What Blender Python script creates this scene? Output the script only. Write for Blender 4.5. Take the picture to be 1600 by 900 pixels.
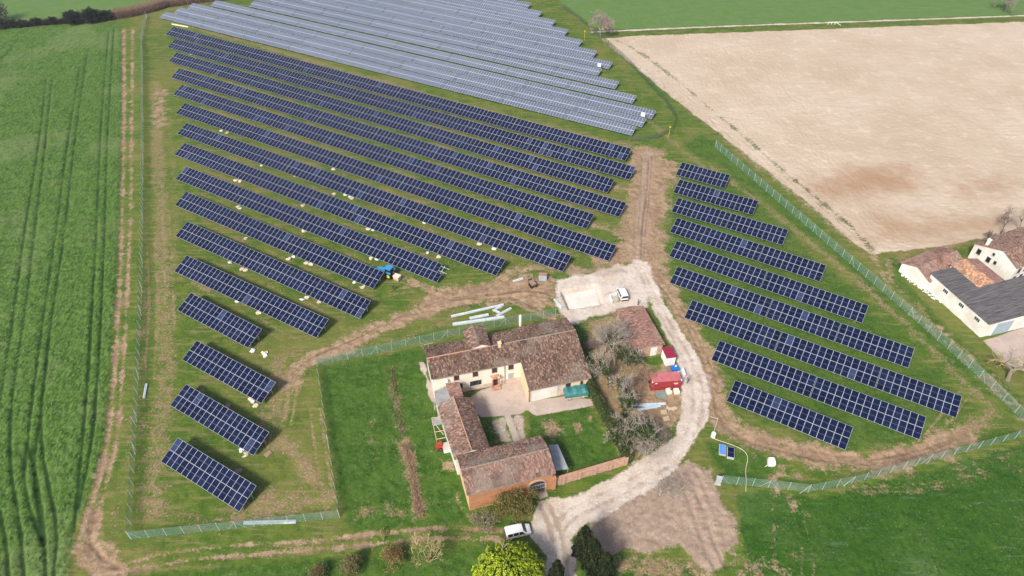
import bpy, math, random
import numpy as np
from mathutils import Vector, Matrix
random.seed(7)
for o in list(bpy.data.objects): bpy.data.objects.remove(o)
SC = bpy.context.scene; COL = SC.collection
R = math.radians
# ---------------------------------------------------------------- camera, sky, sun, exposure
CAM_H, CAM_F, PITCH = 106.43, 1075.0, R(41.29)          # height (m), focal length in photo pixels, tilt below the horizon
cam = bpy.data.objects.new('camera', bpy.data.cameras.new('camera')); COL.objects.link(cam)
cam.location = (0, 0, CAM_H); cam.rotation_euler = (math.pi/2 - PITCH, 0, 0)
cam.data.sensor_width = 36; cam.data.lens = 36*CAM_F/1600; cam.data.clip_end = 20000; cam.data.clip_start = 1
SC.camera = cam
SUN_AZ, SUN_EL = (-0.52, -0.854), R(44)
W = bpy.data.worlds.new('World'); SC.world = W; W.use_nodes = True
wn = W.node_tree; sky = wn.nodes.new('ShaderNodeTexSky'); sky.sky_type = 'NISHITA'; sky.sun_disc = False
sky.sun_elevation = SUN_EL; sky.sun_rotation = math.atan2(SUN_AZ[0], SUN_AZ[1]); sky.dust_density = 3.0; sky.air_density = 0.7
bg = wn.nodes['Background']; wn.links.new(sky.outputs[0], bg.inputs[0]); bg.inputs[1].default_value = 0.13
sl = bpy.data.lights.new('sun', 'SUN'); sl.energy = 3.1; sl.angle = R(10); sl.color = (1, 0.94, 0.84)
sun = bpy.data.objects.new('sun', sl); COL.objects.link(sun)
sd = Vector((SUN_AZ[0]*math.cos(SUN_EL), SUN_AZ[1]*math.cos(SUN_EL), math.sin(SUN_EL)))
sun.rotation_euler = sd.to_track_quat('Z', 'Y').to_euler(); sun.location = sd*300
SC.view_settings.view_transform = 'Standard'; SC.view_settings.look = 'None'
SC.view_settings.exposure = 0.5; SC.view_settings.gamma = 1.0; SC.view_settings.use_curve_mapping = False

# ---------------------------------------------------------------- helpers
CP, SP = math.cos(PITCH), math.sin(PITCH)
def ray(px, py):
    dx = (px-800)/CAM_F; dy = -(py-450)/CAM_F
    return Vector((dx, CP+SP*dy, -SP+CP*dy))
def G(px, py, z=0.0):                                  # photo pixel -> point at height z
    d = ray(px, py); t = (z-CAM_H)/d.z
    return Vector((d.x*t, d.y*t, z))
def onwall(px, py, o, ang, v=0.0):                      # photo pixel -> (u, z) on the wall plane v of a frame at o turned by ang
    n = Vector((-math.sin(ang), math.cos(ang), 0)); u = Vector((math.cos(ang), math.sin(ang), 0))
    d = ray(px, py); c = Vector((0, 0, CAM_H)); p0 = Vector((o[0], o[1], 0)) + n*v
    t = (p0-c).dot(n)/d.dot(n); p = c+d*t
    return (p-Vector((o[0], o[1], 0))).dot(u), p.z
class MB:
    def __init__(s): s.v = []; s.f = []; s.m = []; s.c = None
    def face(s, pts, m=0):
        i = len(s.v); s.v += [tuple(p) for p in pts]; s.f.append(tuple(range(i, i+len(pts)))); s.m.append(m); return s
    def obox(s, p, a, b, c, m=0):                       # corner + three edge vectors
        p, a, b, c = Vector(p), Vector(a), Vector(b), Vector(c); i = len(s.v)
        s.v += [tuple(q) for q in (p, p+a, p+a+b, p+b, p+c, p+a+c, p+a+b+c, p+b+c)]
        fl = [(0,3,2,1),(4,5,6,7),(0,1,5,4),(1,2,6,5),(2,3,7,6),(3,0,4,7)]
        if a.cross(b).dot(c) < 0: fl = [t[::-1] for t in fl]
        s.f += [tuple(i+k for k in t) for t in fl]; s.m += [m]*6; return s
    def box(s, c, d, m=0, rz=0.0, rx=0.0):
        M = Matrix.Rotation(rz, 3, 'Z') @ Matrix.Rotation(rx, 3, 'X')
        a, b, e = M@Vector((d[0],0,0)), M@Vector((0,d[1],0)), M@Vector((0,0,d[2]))
        return s.obox(Vector(c)-(a+b+e)/2, a, b, e, m)
    def tube(s, p, q, r0, r1=None, n=6, m=0, cap=True):
        p, q = Vector(p), Vector(q); r1 = r0 if r1 is None else r1
        d = (q-p); 
        if d.length < 1e-6: return s
        d.normalize(); a = d.orthogonal().normalized(); b = d.cross(a); i = len(s.v)
        for k in range(n):
            t = 2*math.pi*k/n; w = a*math.cos(t)+b*math.sin(t)
            s.v.append(tuple(p+w*r0)); s.v.append(tuple(q+w*r1))
        for k in range(n):
            j = (k+1) % n; s.f.append((i+2*k, i+2*j, i+2*j+1, i+2*k+1)); s.m.append(m)
        if cap and n > 3:
            s.f.append(tuple(i+2*k for k in range(n))[::-1]); s.f.append(tuple(i+2*k+1 for k in range(n))); s.m += [m, m]
        return s
    def path(s, pts, r, n=6, m=0):
        for a, b in zip(pts, pts[1:]): s.tube(a, b, r, r, n, m)
        return s
    def extr(s, pts, z0, z1, m=0):                      # prism of an xy polygon
        n = len(pts); i = len(s.v)
        s.v += [(p[0], p[1], z0) for p in pts] + [(p[0], p[1], z1) for p in pts]
        ar = sum(pts[k][0]*pts[(k+1)%n][1]-pts[(k+1)%n][0]*pts[k][1] for k in range(n))
        fs = [tuple(range(i, i+n))[::-1], tuple(range(i+n, i+2*n))] + [(i+k, i+(k+1)%n, i+n+(k+1)%n, i+n+k) for k in range(n)]
        if ar < 0: fs = [f[::-1] for f in fs]
        s.f += fs; s.m += [m]*len(fs); return s
    def loft(s, rings, m=0, cap=True):
        i = len(s.v); n = len(rings[0])
        for r in rings: s.v += [tuple(p) for p in r]
        for a in range(len(rings)-1):
            for k in range(n):
                j = (k+1) % n; s.f.append((i+a*n+k, i+a*n+j, i+(a+1)*n+j, i+(a+1)*n+k)); s.m.append(m)
        if cap:
            s.f.append(tuple(range(i, i+n))[::-1]); e = i+(len(rings)-1)*n; s.f.append(tuple(range(e, e+n))); s.m += [m, m]
        return s
    def mesh(s, name, mats, smooth=False):
        me = bpy.data.meshes.new(name); me.from_pydata(s.v, [], s.f)
        for m in (mats if isinstance(mats, (list, tuple)) else [mats]): me.materials.append(m)
        me.polygons.foreach_set('material_index', s.m)
        if smooth: me.polygons.foreach_set('use_smooth', [True]*len(s.f))
        if s.c is not None:
            at = me.color_attributes.new('col', 'FLOAT_COLOR', 'POINT'); at.data.foreach_set('color', np.asarray(s.c, dtype=np.float32).ravel())
        me.update(); return me
def ob(name, data, parent=None, loc=(0,0,0), rot=(0,0,0), label=None, cat=None, group=None, kind=None, mats=None, smooth=False, scale=None):
    if isinstance(data, MB): data = data.mesh(name, mats, smooth)
    o = bpy.data.objects.new(name, data); COL.objects.link(o)
    o.location = loc; o.rotation_euler = rot
    if scale: o.scale = scale
    if parent: o.parent = parent
    if label: o['label'] = label
    if cat: o['category'] = cat
    if group: o['group'] = group
    if kind: o['kind'] = kind
    return o
def thing(name, loc, rz=0.0, label=None, cat=None, group=None): return ob(name, None, None, loc, (0,0,rz), label, cat, group)
ORD = 'zeroth first second third fourth fifth sixth seventh eighth ninth tenth eleventh twelfth thirteenth fourteenth fifteenth sixteenth seventeenth'.split()

# ---------------------------------------------------------------- materials
def nd(nt, t, **k):
    n = nt.nodes.new(t)
    for a, b in k.items(): setattr(n, a, b)
    return n
def noise(nt, vec, scale, detail=4, rough=.6, sc=None, rot=0.0):
    if sc:
        mp = nd(nt, 'ShaderNodeMapping'); mp.inputs['Scale'].default_value = sc; mp.inputs['Rotation'].default_value = (0,0,rot)
        nt.links.new(vec, mp.inputs[0]); vec = mp.outputs[0]
    n = nd(nt, 'ShaderNodeTexNoise'); n.inputs['Scale'].default_value = scale; n.inputs['Detail'].default_value = detail; n.inputs['Roughness'].default_value = rough
    nt.links.new(vec, n.inputs['Vector']); return n.outputs['Fac']
def setin(nt, sock, v):
    if isinstance(v, (int, float)): sock.default_value = v
    elif isinstance(v, (tuple, list)): sock.default_value = tuple(v)+((1,) if len(v) == 3 else ())
    else: nt.links.new(v, sock)
def mix(nt, f, a, b, typ='MIX'):
    n = nd(nt, 'ShaderNodeMix', data_type='RGBA', blend_type=typ); setin(nt, n.inputs[0], f); setin(nt, n.inputs[6], a); setin(nt, n.inputs[7], b); return n.outputs[2]
def mth(nt, op, a, b=0.0, c=None):
    n = nd(nt, 'ShaderNodeMath', operation=op); setin(nt, n.inputs[0], a); setin(nt, n.inputs[1], b)
    if c is not None: setin(nt, n.inputs[2], c)
    return n.outputs[0]
def ss(nt, v, lo, hi, a=0.0, b=1.0):
    n = nd(nt, 'ShaderNodeMapRange', interpolation_type='SMOOTHSTEP'); setin(nt, n.inputs[0], v)
    n.inputs[1].default_value = lo; n.inputs[2].default_value = hi; n.inputs[3].default_value = a; n.inputs[4].default_value = b; return n.outputs[0]
MATS = {}
def pm(name, c, c2=None, scale=2.0, rough=.8, metal=0.0, bump=0.0, bscale=None, detail=5, lo=.35, hi=.65, spec=.3, rnd=0.0, attr=None, trans=0.0, sc=None, world=False):
    m = bpy.data.materials.new(name); m.use_nodes = True; nt = m.node_tree; b = nt.nodes['Principled BSDF']
    b.inputs['Roughness'].default_value = rough; b.inputs['Metallic'].default_value = metal; b.inputs['Specular IOR Level'].default_value = spec
    tc = nd(nt, 'ShaderNodeTexCoord'); vec = tc.outputs['Object']
    if world:
        g = nd(nt, 'ShaderNodeNewGeometry'); vec = g.outputs['Position']
    col = tuple(c)+(1,)
    f = None
    if c2 is not None:
        f = noise(nt, vec, scale, detail, sc=sc); col = mix(nt, ss(nt, f, lo, hi), c, c2)
    if attr:
        a = nd(nt, 'ShaderNodeAttribute', attribute_name=attr)
        col = mix(nt, 1.0, col if not isinstance(col, tuple) else col[:3], a.outputs['Color'], 'MULTIPLY')
    if rnd:
        oi = nd(nt, 'ShaderNodeObjectInfo'); k = mth(nt, 'MULTIPLY_ADD', oi.outputs['Random'], 2*rnd, 1-rnd)
        hs = nd(nt, 'ShaderNodeHueSaturation'); setin(nt, hs.inputs['Color'], col if not isinstance(col, tuple) else col[:3]); nt.links.new(k, hs.inputs['Value']); col = hs.outputs[0]
    setin(nt, b.inputs['Base Color'], col if not isinstance(col, tuple) else col[:3])
    if bump:
        h = noise(nt, vec, bscale or scale*4, 4); bn = nd(nt, 'ShaderNodeBump'); bn.inputs['Strength'].default_value = min(1, bump); bn.inputs['Distance'].default_value = .06
        nt.links.new(h, bn.inputs['Height']); nt.links.new(bn.outputs[0], b.inputs['Normal'])
    if trans:
        t = nd(nt, 'ShaderNodeBsdfTranslucent'); setin(nt, t.inputs[0], col if not isinstance(col, tuple) else col[:3])
        mx = nd(nt, 'ShaderNodeMixShader'); mx.inputs[0].default_value = trans
        nt.links.new(b.outputs[0], mx.inputs[1]); nt.links.new(t.outputs[0], mx.inputs[2]); nt.links.new(mx.outputs[0], nt.nodes['Material Output'].inputs[0])
    MATS[name] = m; return m
alu = pm('aluminium_frame', (.46,.49,.56), rough=.45, metal=.0, spec=.5)
aluo = pm('old_aluminium_frame', (.52,.56,.62), rough=.45, spec=.5)
galv = pm('galvanised_steel', (.62,.66,.70), (.50,.54,.58), 3, rough=.4, metal=.25)
galvw = pm('pale_galvanised', (.72,.77,.82), (.6,.65,.71), 2, rough=.4, metal=.15)
def glass_mat(name, a, b, rough, spec, tint, odd):
    m = bpy.data.materials.new(name); m.use_nodes = True; nt = m.node_tree; p = nt.nodes['Principled BSDF']
    oi = nd(nt, 'ShaderNodeObjectInfo'); r = oi.outputs['Random']
    col = mix(nt, r, a, b); col = mix(nt, ss(nt, r, odd, odd+.004), col, tint)
    g = nd(nt, 'ShaderNodeNewGeometry'); dirt = noise(nt, g.outputs['Position'], .35, 5)
    col = mix(nt, ss(nt, dirt, .45, .8, 0, .35), col, tint)
    setin(nt, p.inputs['Base Color'], col); p.inputs['Roughness'].default_value = rough; p.inputs['Specular IOR Level'].default_value = spec
    return m
cell = glass_mat('module_glass', (.003,.006,.026), (.005,.010,.038), .13, .21, (.03,.045,.10), .975)
oldcell = glass_mat('old_module_glass', (.085,.108,.155), (.105,.128,.175), .35, .5, (.19,.215,.27), .985)
plaster = pm('cream_plaster', (.84,.77,.63), (.76,.69,.56), .5, rough=.9, bump=.1)
plasterw = pm('white_plaster', (.80,.78,.72), (.66,.62,.55), .35, rough=.9, bump=.1)
plastery = pm('yellow_plaster', (.78,.62,.38), (.66,.52,.34), .5, rough=.9)
plastero = pm('orange_plaster', (.52,.24,.11), (.40,.20,.11), .7, rough=.9, bump=.15)
plastero_lit = pm('sunlit_orange_plaster', (.78,.55,.33), (.66,.45,.28), .6, rough=.9, bump=.1)  # orange plaster of the left end wall, sunlight painted in as paler peach
plasterk = pm('pink_worn_plaster', (.66,.53,.45), (.54,.41,.34), .8, rough=.9, bump=.15)
brickp = pm('pale_brick', (.56,.38,.29), (.45,.28,.21), 1.2, rough=.9, bump=.2)
brickr = pm('red_brick', (.40,.20,.13), (.50,.30,.22), 1.5, rough=.9, bump=.2)
brown = pm('brown_shutter', (.09,.04,.03), (.06,.03,.02), 3, rough=.6)
wood = pm('weathered_wood', (.32,.22,.15), (.22,.15,.11), 3, rough=.85, bump=.2)
woodp = pm('pale_wood', (.62,.48,.34), (.50,.38,.27), 3, rough=.85, bump=.2)
pane = pm('dark_pane', (.02,.022,.028), rough=.08, spec=.6)
concrete = pm('concrete', (.50,.46,.41), (.40,.37,.33), .8, rough=.9, bump=.15)
white = pm('white_paint', (.80,.81,.82), rough=.3, spec=.5)
whitem = pm('white_matte', (.80,.80,.78), (.70,.70,.68), 2, rough=.8)
black = pm('rubber', (.02,.02,.02), rough=.8)
dark = pm('dark_plastic', (.035,.035,.04), rough=.5)
tile = pm('roof_tile', (1,1,1), rough=.92, attr='col', bump=.15, bscale=8)
leaf = pm('leaf', (1,1,1), rough=.6, attr='col', trans=.45)
bark = pm('bark', (.20,.165,.13), (.30,.26,.21), 2, rough=.95)
barkg = pm('grey_bark', (.38,.33,.275), (.29,.25,.21), 2, rough=.95)
barky = pm('yellow_bark', (.42,.34,.17), (.33,.26,.13), 2, rough=.95)
barkd = pm('dark_bark', (.10,.08,.065), (.15,.12,.10), 2, rough=.95)
fiber = pm('dark_fibre_cement', (.075,.072,.078), (.16,.15,.15), 1.0, rough=.85, sc=(.35,5,1))
offwhite = pm('dusty_concrete', (.62,.57,.49), (.70,.66,.59), .5, rough=.9)
metalroof = pm('corrugated_metal', (.42,.46,.47), (.34,.37,.38), .8, rough=.5, metal=.2)
flatroof = pm('grey_flat_roof', (.25,.25,.25), (.36,.35,.34), .6, rough=.9)
redc = pm('red_container_paint', (.36,.045,.05), (.30,.035,.04), .8, rough=.5)
redtop = pm('dusty_red_roof', (.52,.17,.18), (.44,.13,.14), .8, rough=.7)
magenta = pm('dark_red_roof', (.28,.02,.05), rough=.5)
tarp = pm('green_tarp', (.035,.16,.16), (.07,.24,.24), 1.2, rough=.5, bump=.5, bscale=2)
blue = pm('blue_paint', (.05,.30,.62), (.04,.24,.52), 2, rough=.35, spec=.5)
bluep = pm('blue_plastic', (.01,.16,.55), rough=.35, spec=.5)
bluefilm = pm('blue_film', (.10,.24,.58), (.13,.28,.62), 2, rough=.3)
cardb = pm('cardboard', (.62,.50,.36), (.72,.62,.48), 4, rough=.9)
wrap = pm('plastic_wrap', (.70,.76,.74), (.80,.83,.82), 5, rough=.4)
board = pm('brown_board', (.34,.22,.17), (.28,.18,.14), 2, rough=.9)
bagm = pm('pale_bag', (.74,.64,.47), (.80,.72,.58), 3, rough=.9)
wirem = pm('fence_wire', (.22,.38,.30), rough=.6)
postm = pm('fence_post', (.48,.55,.52), rough=.5)
yellow = pm('yellow_paint', (.70,.58,.05), rough=.5)
grey = pm('grey_paint', (.36,.39,.43), (.44,.47,.50), 1, rough=.6)
bluegrey = pm('blue_grey_door', (.36,.44,.50), (.30,.38,.44), 1, rough=.6)
redm = pm('rusty_red', (.42,.06,.04), (.30,.06,.04), 2, rough=.6)
skin = pm('skin', (.50,.32,.24), rough=.6)
cloth = pm('dark_cloth', (.05,.045,.05), rough=.9)
lampm = pm('vehicle_lamp', (.85,.85,.85), rough=.1, spec=.8)
tail = pm('tail_lamp', (.35,.02,.02), rough=.2)

# ---------------------------------------------------------------- ground: one sheet, heights and surface kinds per vertex
def rng(a, b, s): return list(np.arange(a, b-1e-6, s))
xs = np.array([-4000,-2500,-1500,-900,-600,-450,-380,-330,-300] + rng(-280,-100,.55) + rng(-100,100,.30) + rng(100,280,.55) + [280,300,330,380,450,600,900,1500,2500,4000])
ys = np.array([-1500,-700,-300,-100,-20,10,25,35,42] + rng(47,140,.30) + rng(140,215,.5) + rng(215,345,.85) + [345,360,390,450,600,900,1500,2500,4500])
NX, NY = len(xs), len(ys)
LROW = [((258.9,54.2),(976.7,251.3)), ((261.7,73.9),(982.8,280.8)), ((263.3,95.8),(948.9,301.1)), ((267.2,121.3),(967.2,338.9)), ((270.6,147.8),(916.1,357.4)), ((274.4,177.2),(950.6,407.9)), ((276.7,209.4),(879,424.4)), ((272.6,241.7),(775,430.9)), ((274.4,280),(682.2,441.1)), ((273.3,320.6),(582.9,451.1)), ((273.9,368.9),(561.2,497.8)), ((272,424),(494,527.8))]
XX, YY = np.meshgrid(xs, ys)
ZZ = np.zeros_like(XX)
CH = {k: np.zeros_like(XX) for k in ('far','wheat','crop','lawn','dry','plough','sand','soil','yard','gravel','weed','tram','rut','tramd','r2')}
def wpts(pts): return [(G(*p).x, G(*p).y) for p in pts]
def block(pts, mar):
    a = np.array(pts); i0, i1 = np.searchsorted(xs, [a[:,0].min()-mar, a[:,0].max()+mar]); j0, j1 = np.searchsorted(ys, [a[:,1].min()-mar, a[:,1].max()+mar])
    return slice(max(0,j0-1), j1+1), slice(max(0,i0-1), i1+1)
def segd(X, Y, a, b):
    dx, dy = b[0]-a[0], b[1]-a[1]; t = np.clip(((X-a[0])*dx+(Y-a[1])*dy)/(dx*dx+dy*dy+1e-9), 0, 1)
    return np.hypot(X-a[0]-t*dx, Y-a[1]-t*dy)
def vnoise(X, Y, s, seed=0):
    r = np.random.RandomState(seed).rand(257, 257); x = X/s; y = Y/s; i = np.floor(x).astype(int); j = np.floor(y).astype(int)
    fx = x-i; fy = y-j; fx = fx*fx*(3-2*fx); fy = fy*fy*(3-2*fy); g = lambda a, b: r[np.mod(b,257), np.mod(a,257)]
    return (g(i,j)*(1-fx)+g(i+1,j)*fx)*(1-fy)+(g(i,j+1)*(1-fx)+g(i+1,j+1)*fx)*fy
WOB = (vnoise(XX,YY,3.1,1)-.5)*1.6 + (vnoise(XX,YY,1.1,2)-.5)*.8
def poly(ch, pts, soft=.8, amt=1.0, wob=.5, world=False, z=0.0):
    p = pts if world else wpts(pts); s = block(p, 4); X, Y = XX[s], YY[s]; d = np.full(X.shape, 1e9); ins = np.zeros(X.shape, bool); n = len(p)
    for k in range(n):
        a, b = p[k], p[(k+1)%n]; d = np.minimum(d, segd(X, Y, a, b))
        if a[1] != b[1]: ins ^= ((a[1] > Y) != (b[1] > Y)) & (X < (b[0]-a[0])*(Y-a[1])/(b[1]-a[1])+a[0])
    sd = np.where(ins, -d, d) + WOB[s]*wob
    m = np.clip(.5-sd/(2*soft), 0, 1)
    if ch: CH[ch][s] = np.maximum(CH[ch][s], m*amt)
    if z: ZZ[s] += m*z
def line(ch, pts, w, soft=.45, amt=1.0, z=0.0, world=False, wob=.25):
    p = pts if world else wpts(pts)
    # smooth the polyline
    q = [p[0]]
    for k in range(1, len(p)-1):
        a, b, c = p[k-1], p[k], p[k+1]
        q += [(b[0]*.75+a[0]*.25, b[1]*.75+a[1]*.25), (b[0]*.75+c[0]*.25, b[1]*.75+c[1]*.25)]
    p = q+[p[-1]]
    s = block(p, w+3); X, Y = XX[s], YY[s]; d = np.full(X.shape, 1e9)
    for a, b in zip(p, p[1:]): d = np.minimum(d, segd(X, Y, a, b))
    m = np.clip(.5-(d-w/2+WOB[s]*wob)/(2*soft), 0, 1)
    if ch: CH[ch][s] = np.maximum(CH[ch][s], m*amt)
    if z: ZZ[s] += z*np.clip(1-d/(w/2+.25), 0, 1)
def ruts(ch, pts, w=.5, gap=1.7, amt=.9, z=-.09, soft=.3):
    p = wpts(pts) if len(pts[0]) == 2 and abs(pts[0][0]) < 3000 else pts
    L = []; Rr = []
    for k in range(len(p)):
        a = p[max(0,k-1)]; b = p[min(len(p)-1,k+1)]; dx, dy = b[0]-a[0], b[1]-a[1]; l = math.hypot(dx,dy); nx, ny = -dy/l, dx/l
        L.append((p[k][0]+nx*gap/2, p[k][1]+ny*gap/2)); Rr.append((p[k][0]-nx*gap/2, p[k][1]-ny*gap/2))
    line(ch, L, w, soft, amt, z, True); line(ch, Rr, w, soft, amt, z, True)
# fields
WHEAT = [(-900,60),(0,45),(90,41),(188,37),(189,60),(190,150),(187,330),(181,450),(173,560),(164,680),(143,755),(118,825),(110,870),(112,1000),(-900,1000)]
poly('wheat', WHEAT, .5, 1, .35, z=.28)
for t in ([(72,125),(61,225),(40,350),(20,500),(5,600),(-5,650)], [(81,125),(71,225),(52,380),(38,500),(22,590),(15,680),(18,750),(31,815),(38,905)],
          [(125,105),(105,225),(88,360),(67,500),(55,590),(43,690),(36,750),(50,810),(70,850),(72,905)], [(136,85),(116,225),(99,380),(80,500),(70,590),(64,650),(65,700),(78,770),(90,825),(84,905)],
          [(170,50),(165,100),(156,225),(150,380),(143,500),(138,590),(128,700),(121,780),(115,830)], [(178,45),(175,90),(167,225),(163,380),(158,500),(153,590),(144,690),(130,760),(122,795)],
          [(0,800),(10,850),(14,905)], [(43,690),(60,760),(70,850)], [(64,650),(52,720),(60,800),(68,850)], [(30,60),(10,85),(0,95)], [(-60,300),(-90,600),(-100,900)], [(-45,300),(-72,600),(-84,900)]):
    line('tram', t, .58, .33, 1, -.30, wob=.12)
poly('crop', [(1152,770),(1190,765),(1270,779),(1400,748),(1600,694),(1900,620),(1900,1050),(1190,1050),(1165,880)], 1.2, 1, .8)
PLOUGH = [(938,60),(1000,56),(1300,45),(1600,34),(2100,12),(2100,300),(1700,350),(1560,368),(1450,388),(1362,397),(1340,383),(1270,323),(1200,268),(1130,213),(1060,160),(985,98)]
poly('plough', PLOUGH, .7, 1, .5)
poly('far', [(700,-60),(840,-30),(905,28),(938,46),(1300,34),(1600,22),(2200,0),(2200,-190),(700,-190)], 1.5)
poly('far', [(-900,60),(0,36),(100,24),(180,12),(260,4),(440,-4),(440,-60),(-900,-60)], 1.5)
line('gravel', [(925,50),(1100,42),(1300,35),(1600,24.5),(2100,5)], 1.4, .5, .9)
line('gravel', [(945,64),(1000,104),(1100,188),(1200,270),(1300,350),(1350,390)], 2.2, .9, .42, wob=.9)
for q_ in range(3): line('tram', [(975+q_*9,84),(1050+q_*10,138+q_*2),(1150+q_*11,220),(1250+q_*11,305),(1330+q_*10,370)], .3, .3, .5, -.05)
line('weed', [(960,62),(990,75),(1050,118),(1150,203),(1250,288),(1330,353),(1362,388)], 2.0, 1.2, .58, wob=1.0)
line('soil', [(948,66),(1000,105),(1100,190),(1200,272),(1300,352),(1352,392)], 4, 1.2, .36)
poly('r2', [(1265,290),(1330,262),(1420,262),(1440,290),(1390,305),(1300,308)], 9, .9, 3)
poly('r2', [(1480,285),(1560,275),(1600,290),(1560,310),(1500,305)], 9, .75, 3)
poly('r2', [(1360,330),(1600,330),(1600,365),(1450,385),(1370,392),(1330,370)], 8, .6, 3)
# lawns and gardens
poly('lawn', [(500,572),(600,556),(664,543),(684,625),(712,720),(735,806),(800,818),(640,826),(560,825),(536,812),(515,690)], 1.2, 1, .8)
poly('lawn', [(826,650),(920,633),(968,716),(890,738),(866,690),(826,692)], .5)
poly('lawn', [(590,556),(760,518),(860,500),(880,505),(900,500),(925,540),(925,580),(890,600),(700,600)], .8)
poly('lawn', [(170,905),(430,878),(640,868),(780,850),(850,905),(850,1000),(170,1000)], 1.2)
poly('lawn', [(905,868),(1010,868),(1080,880),(1120,905),(1120,1000),(905,1000)], 1.2, .9)
poly('lawn', [(990,563),(1035,556),(1040,566),(1000,576)], .4)
poly('lawn', [(1020,610),(1050,612),(1055,625),(1030,640),(1012,630)], .4, .8)
poly('lawn', [(1100,690),(1180,690),(1215,735),(1180,765),(1125,760),(1128,740)], 1, .8)
poly('lawn', [(1400,395),(1420,440),(1470,500),(1530,560),(1600,620),(1600,640),(1500,545),(1400,455),(1375,410)], 1, .7)
poly('lawn', [(740,648),(780,655),(776,695),(752,690)], .6)
poly('lawn', [(1062,262),(1150,265),(1240,360),(1300,420),(1365,480),(1440,550),(1510,630),(1440,700),(1330,712),(1140,650),(1100,590),(1050,460),(1040,330)], 2.5, .62, 2)
poly('lawn', [(1095,205),(1130,225),(1300,370),(1600,640),(1600,662),(1500,590),(1300,405),(1130,262),(1060,230)], 1.5, .66, 1.2)
# dry, straw-coloured ground
for p, w, a in (([(243,130),(246,230),(251,330),(256,450),(262,560),(252,650),(240,740),(232,800)], 4.5, .50), ([(230,300),(226,500),(215,700)], 1.5, .42),
                ([(208,640),(196,740),(176,830)], 1.6, .4), ([(262,180),(275,300),(270,480)], 2, .42), ([(1112,262),(1180,310),(1300,405),(1400,490),(1500,590),(1560,650)], 2.6, .5),
                ([(1015,190),(1055,225),(1100,262)], 2.5, .48), ([(270,36),(420,75),(640,140),(820,190),(1000,232)], 3.2, .55), ([(420,660),(440,600),(470,575)], 5, .5), ([(560,800),(600,790),(625,800)], 2.5, .5),
                ([(580,660),(586,690),(590,720)], 1.6, .5), ([(1360,720),(1437,707),(1502,676),(1545,650)], 4, .56), ([(1300,745),(1450,745),(1600,705)], 1.1, .45), ([(612,575),(616,610),(622,650),(632,690)], 1.4, .62),
                ([(632,690),(641,720),(650,770),(656,805)], 2.2, .85), ([(760,620),(770,655),(775,690)], 2.0, .4), ([(815,650),(822,690)], 2.0, .6), ([(700,500),(640,525),(560,545)], 2.2, .5), ([(560,555),(660,540),(720,522)], 1.4, .45)):
    line('dry', p, w, 1.2, a, wob=.8)
for p in ([(1215,790),(1222,850),(1215,905)], [(1245,800),(1262,860),(1262,905)]): ruts('dry', p, .45, 1.7, .5, -.05)
poly('dry', [(225,745),(262,740),(262,800),(300,806),(240,815),(215,810)], 2, .7, 1.5)
poly('dry', [(380,785),(420,770),(520,765),(522,795),(430,805),(370,800)], 2, .62, 1.5)
poly('dry', [(918,500),(962,488),(1000,560),(1060,600),(1062,660),(1010,705),(975,722),(960,690),(925,600)], 1.5, .8, 1)
poly('dry', [(905,868),(1000,862),(1090,868),(1120,900),(1050,905),(930,900)], 1.5, .62, 1.2)
# brown soil: tracks and bare ground
for p, w, a in (([(193,45),(194,150),(191,330),(185,470),(178,600),(168,690),(150,765),(131,820),(121,850),(124,882),(150,900)], 1.0, .85), ([(207,45),(206,150),(204,330),(198,470),(190,600),(182,690),(165,760),(150,815),(143,850),(156,878),(190,898)], .9, .8),
                ([(160,885),(172,887),(244,867),(316,857),(387,851),(480,846),(540,840),(610,832),(660,826),(730,826),(795,829)], .85, .8), ([(170,900),(186,896),(272,877),(359,868),(445,863),(560,853),(620,845),(700,841),(795,842)], .85, .75)):
    line('soil', p, w, .6, a, -.10, wob=.5)
for p in ([(150,790),(140,830),(150,860),(175,885)], [(158,800),(150,840),(160,868),(190,888)], [(140,820),(136,850),(146,880)]): line('soil', p, .5, .3, 1, -.12)
poly('soil', [(130,820),(150,790),(162,840),(200,885),(160,905),(122,892),(117,860)], 1, .72, 1)
poly('soil', [(240,142),(262,140),(262,190),(248,215),(238,190)], 2, .62, 1.5)
for p, w, a in (([(452,598),(456,580),(474,566),(505,552),(540,543),(580,521),(620,504),(660,488),(700,475),(740,467),(800,463),(860,450)], 3.4, .85), ([(628,434),(652,446),(690,462),(730,468)], 2.6, .72), ([(735,464),(770,442),(810,420),(860,418),(900,418)], 2.6, .75), ([(796,466),(830,480),(862,498),(880,500)], 2.2, .6),
                ([(1012,238),(1008,290),(1002,340),(998,380),(995,415)], 8.5, .78), ([(985,240),(1000,245),(1060,262)], 2.5, .6), ([(960,292),(1000,300)], 2.6, .7), ([(978,330),(1002,338)], 2.4, .65), ([(930,352),(990,372)], 2.2, .6), ([(960,395),(1000,405)], 2.5, .6), ([(890,425),(930,420)], 2.0, .7),
                ([(1028,432),(1058,478),(1088,530),(1110,585),(1118,640),(1150,680),(1194,692),(1275,713),(1356,722),(1437,709),(1500,680)], 4.6, .80), ([(1030,400),(1030,440),(1052,475)], 4.5, .75),
                ([(1365,400),(1378,430),(1400,460),(1450,510),(1520,575),(1600,655)], 1.0, .78), ([(1388,408),(1386,430),(1412,460),(1460,508),(1532,572),(1612,650)], 1.0, .7), ([(1388,408),(1420,392),(1490,385),(1530,380),(1600,372)], 1.3, .6),
                ([(1225,732),(1212,748),(1216,790),(1232,806),(1230,832)], .9, .75), ([(1244,740),(1232,758),(1240,798),(1268,808)], .9, .7), ([(1160,868),(1176,905)], 1.0, .7), ([(1150,868),(1160,905)], 1.0, .7)):
    line('soil', p, w*1.15, 1.5, a*.98, wob=1.3)
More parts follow.
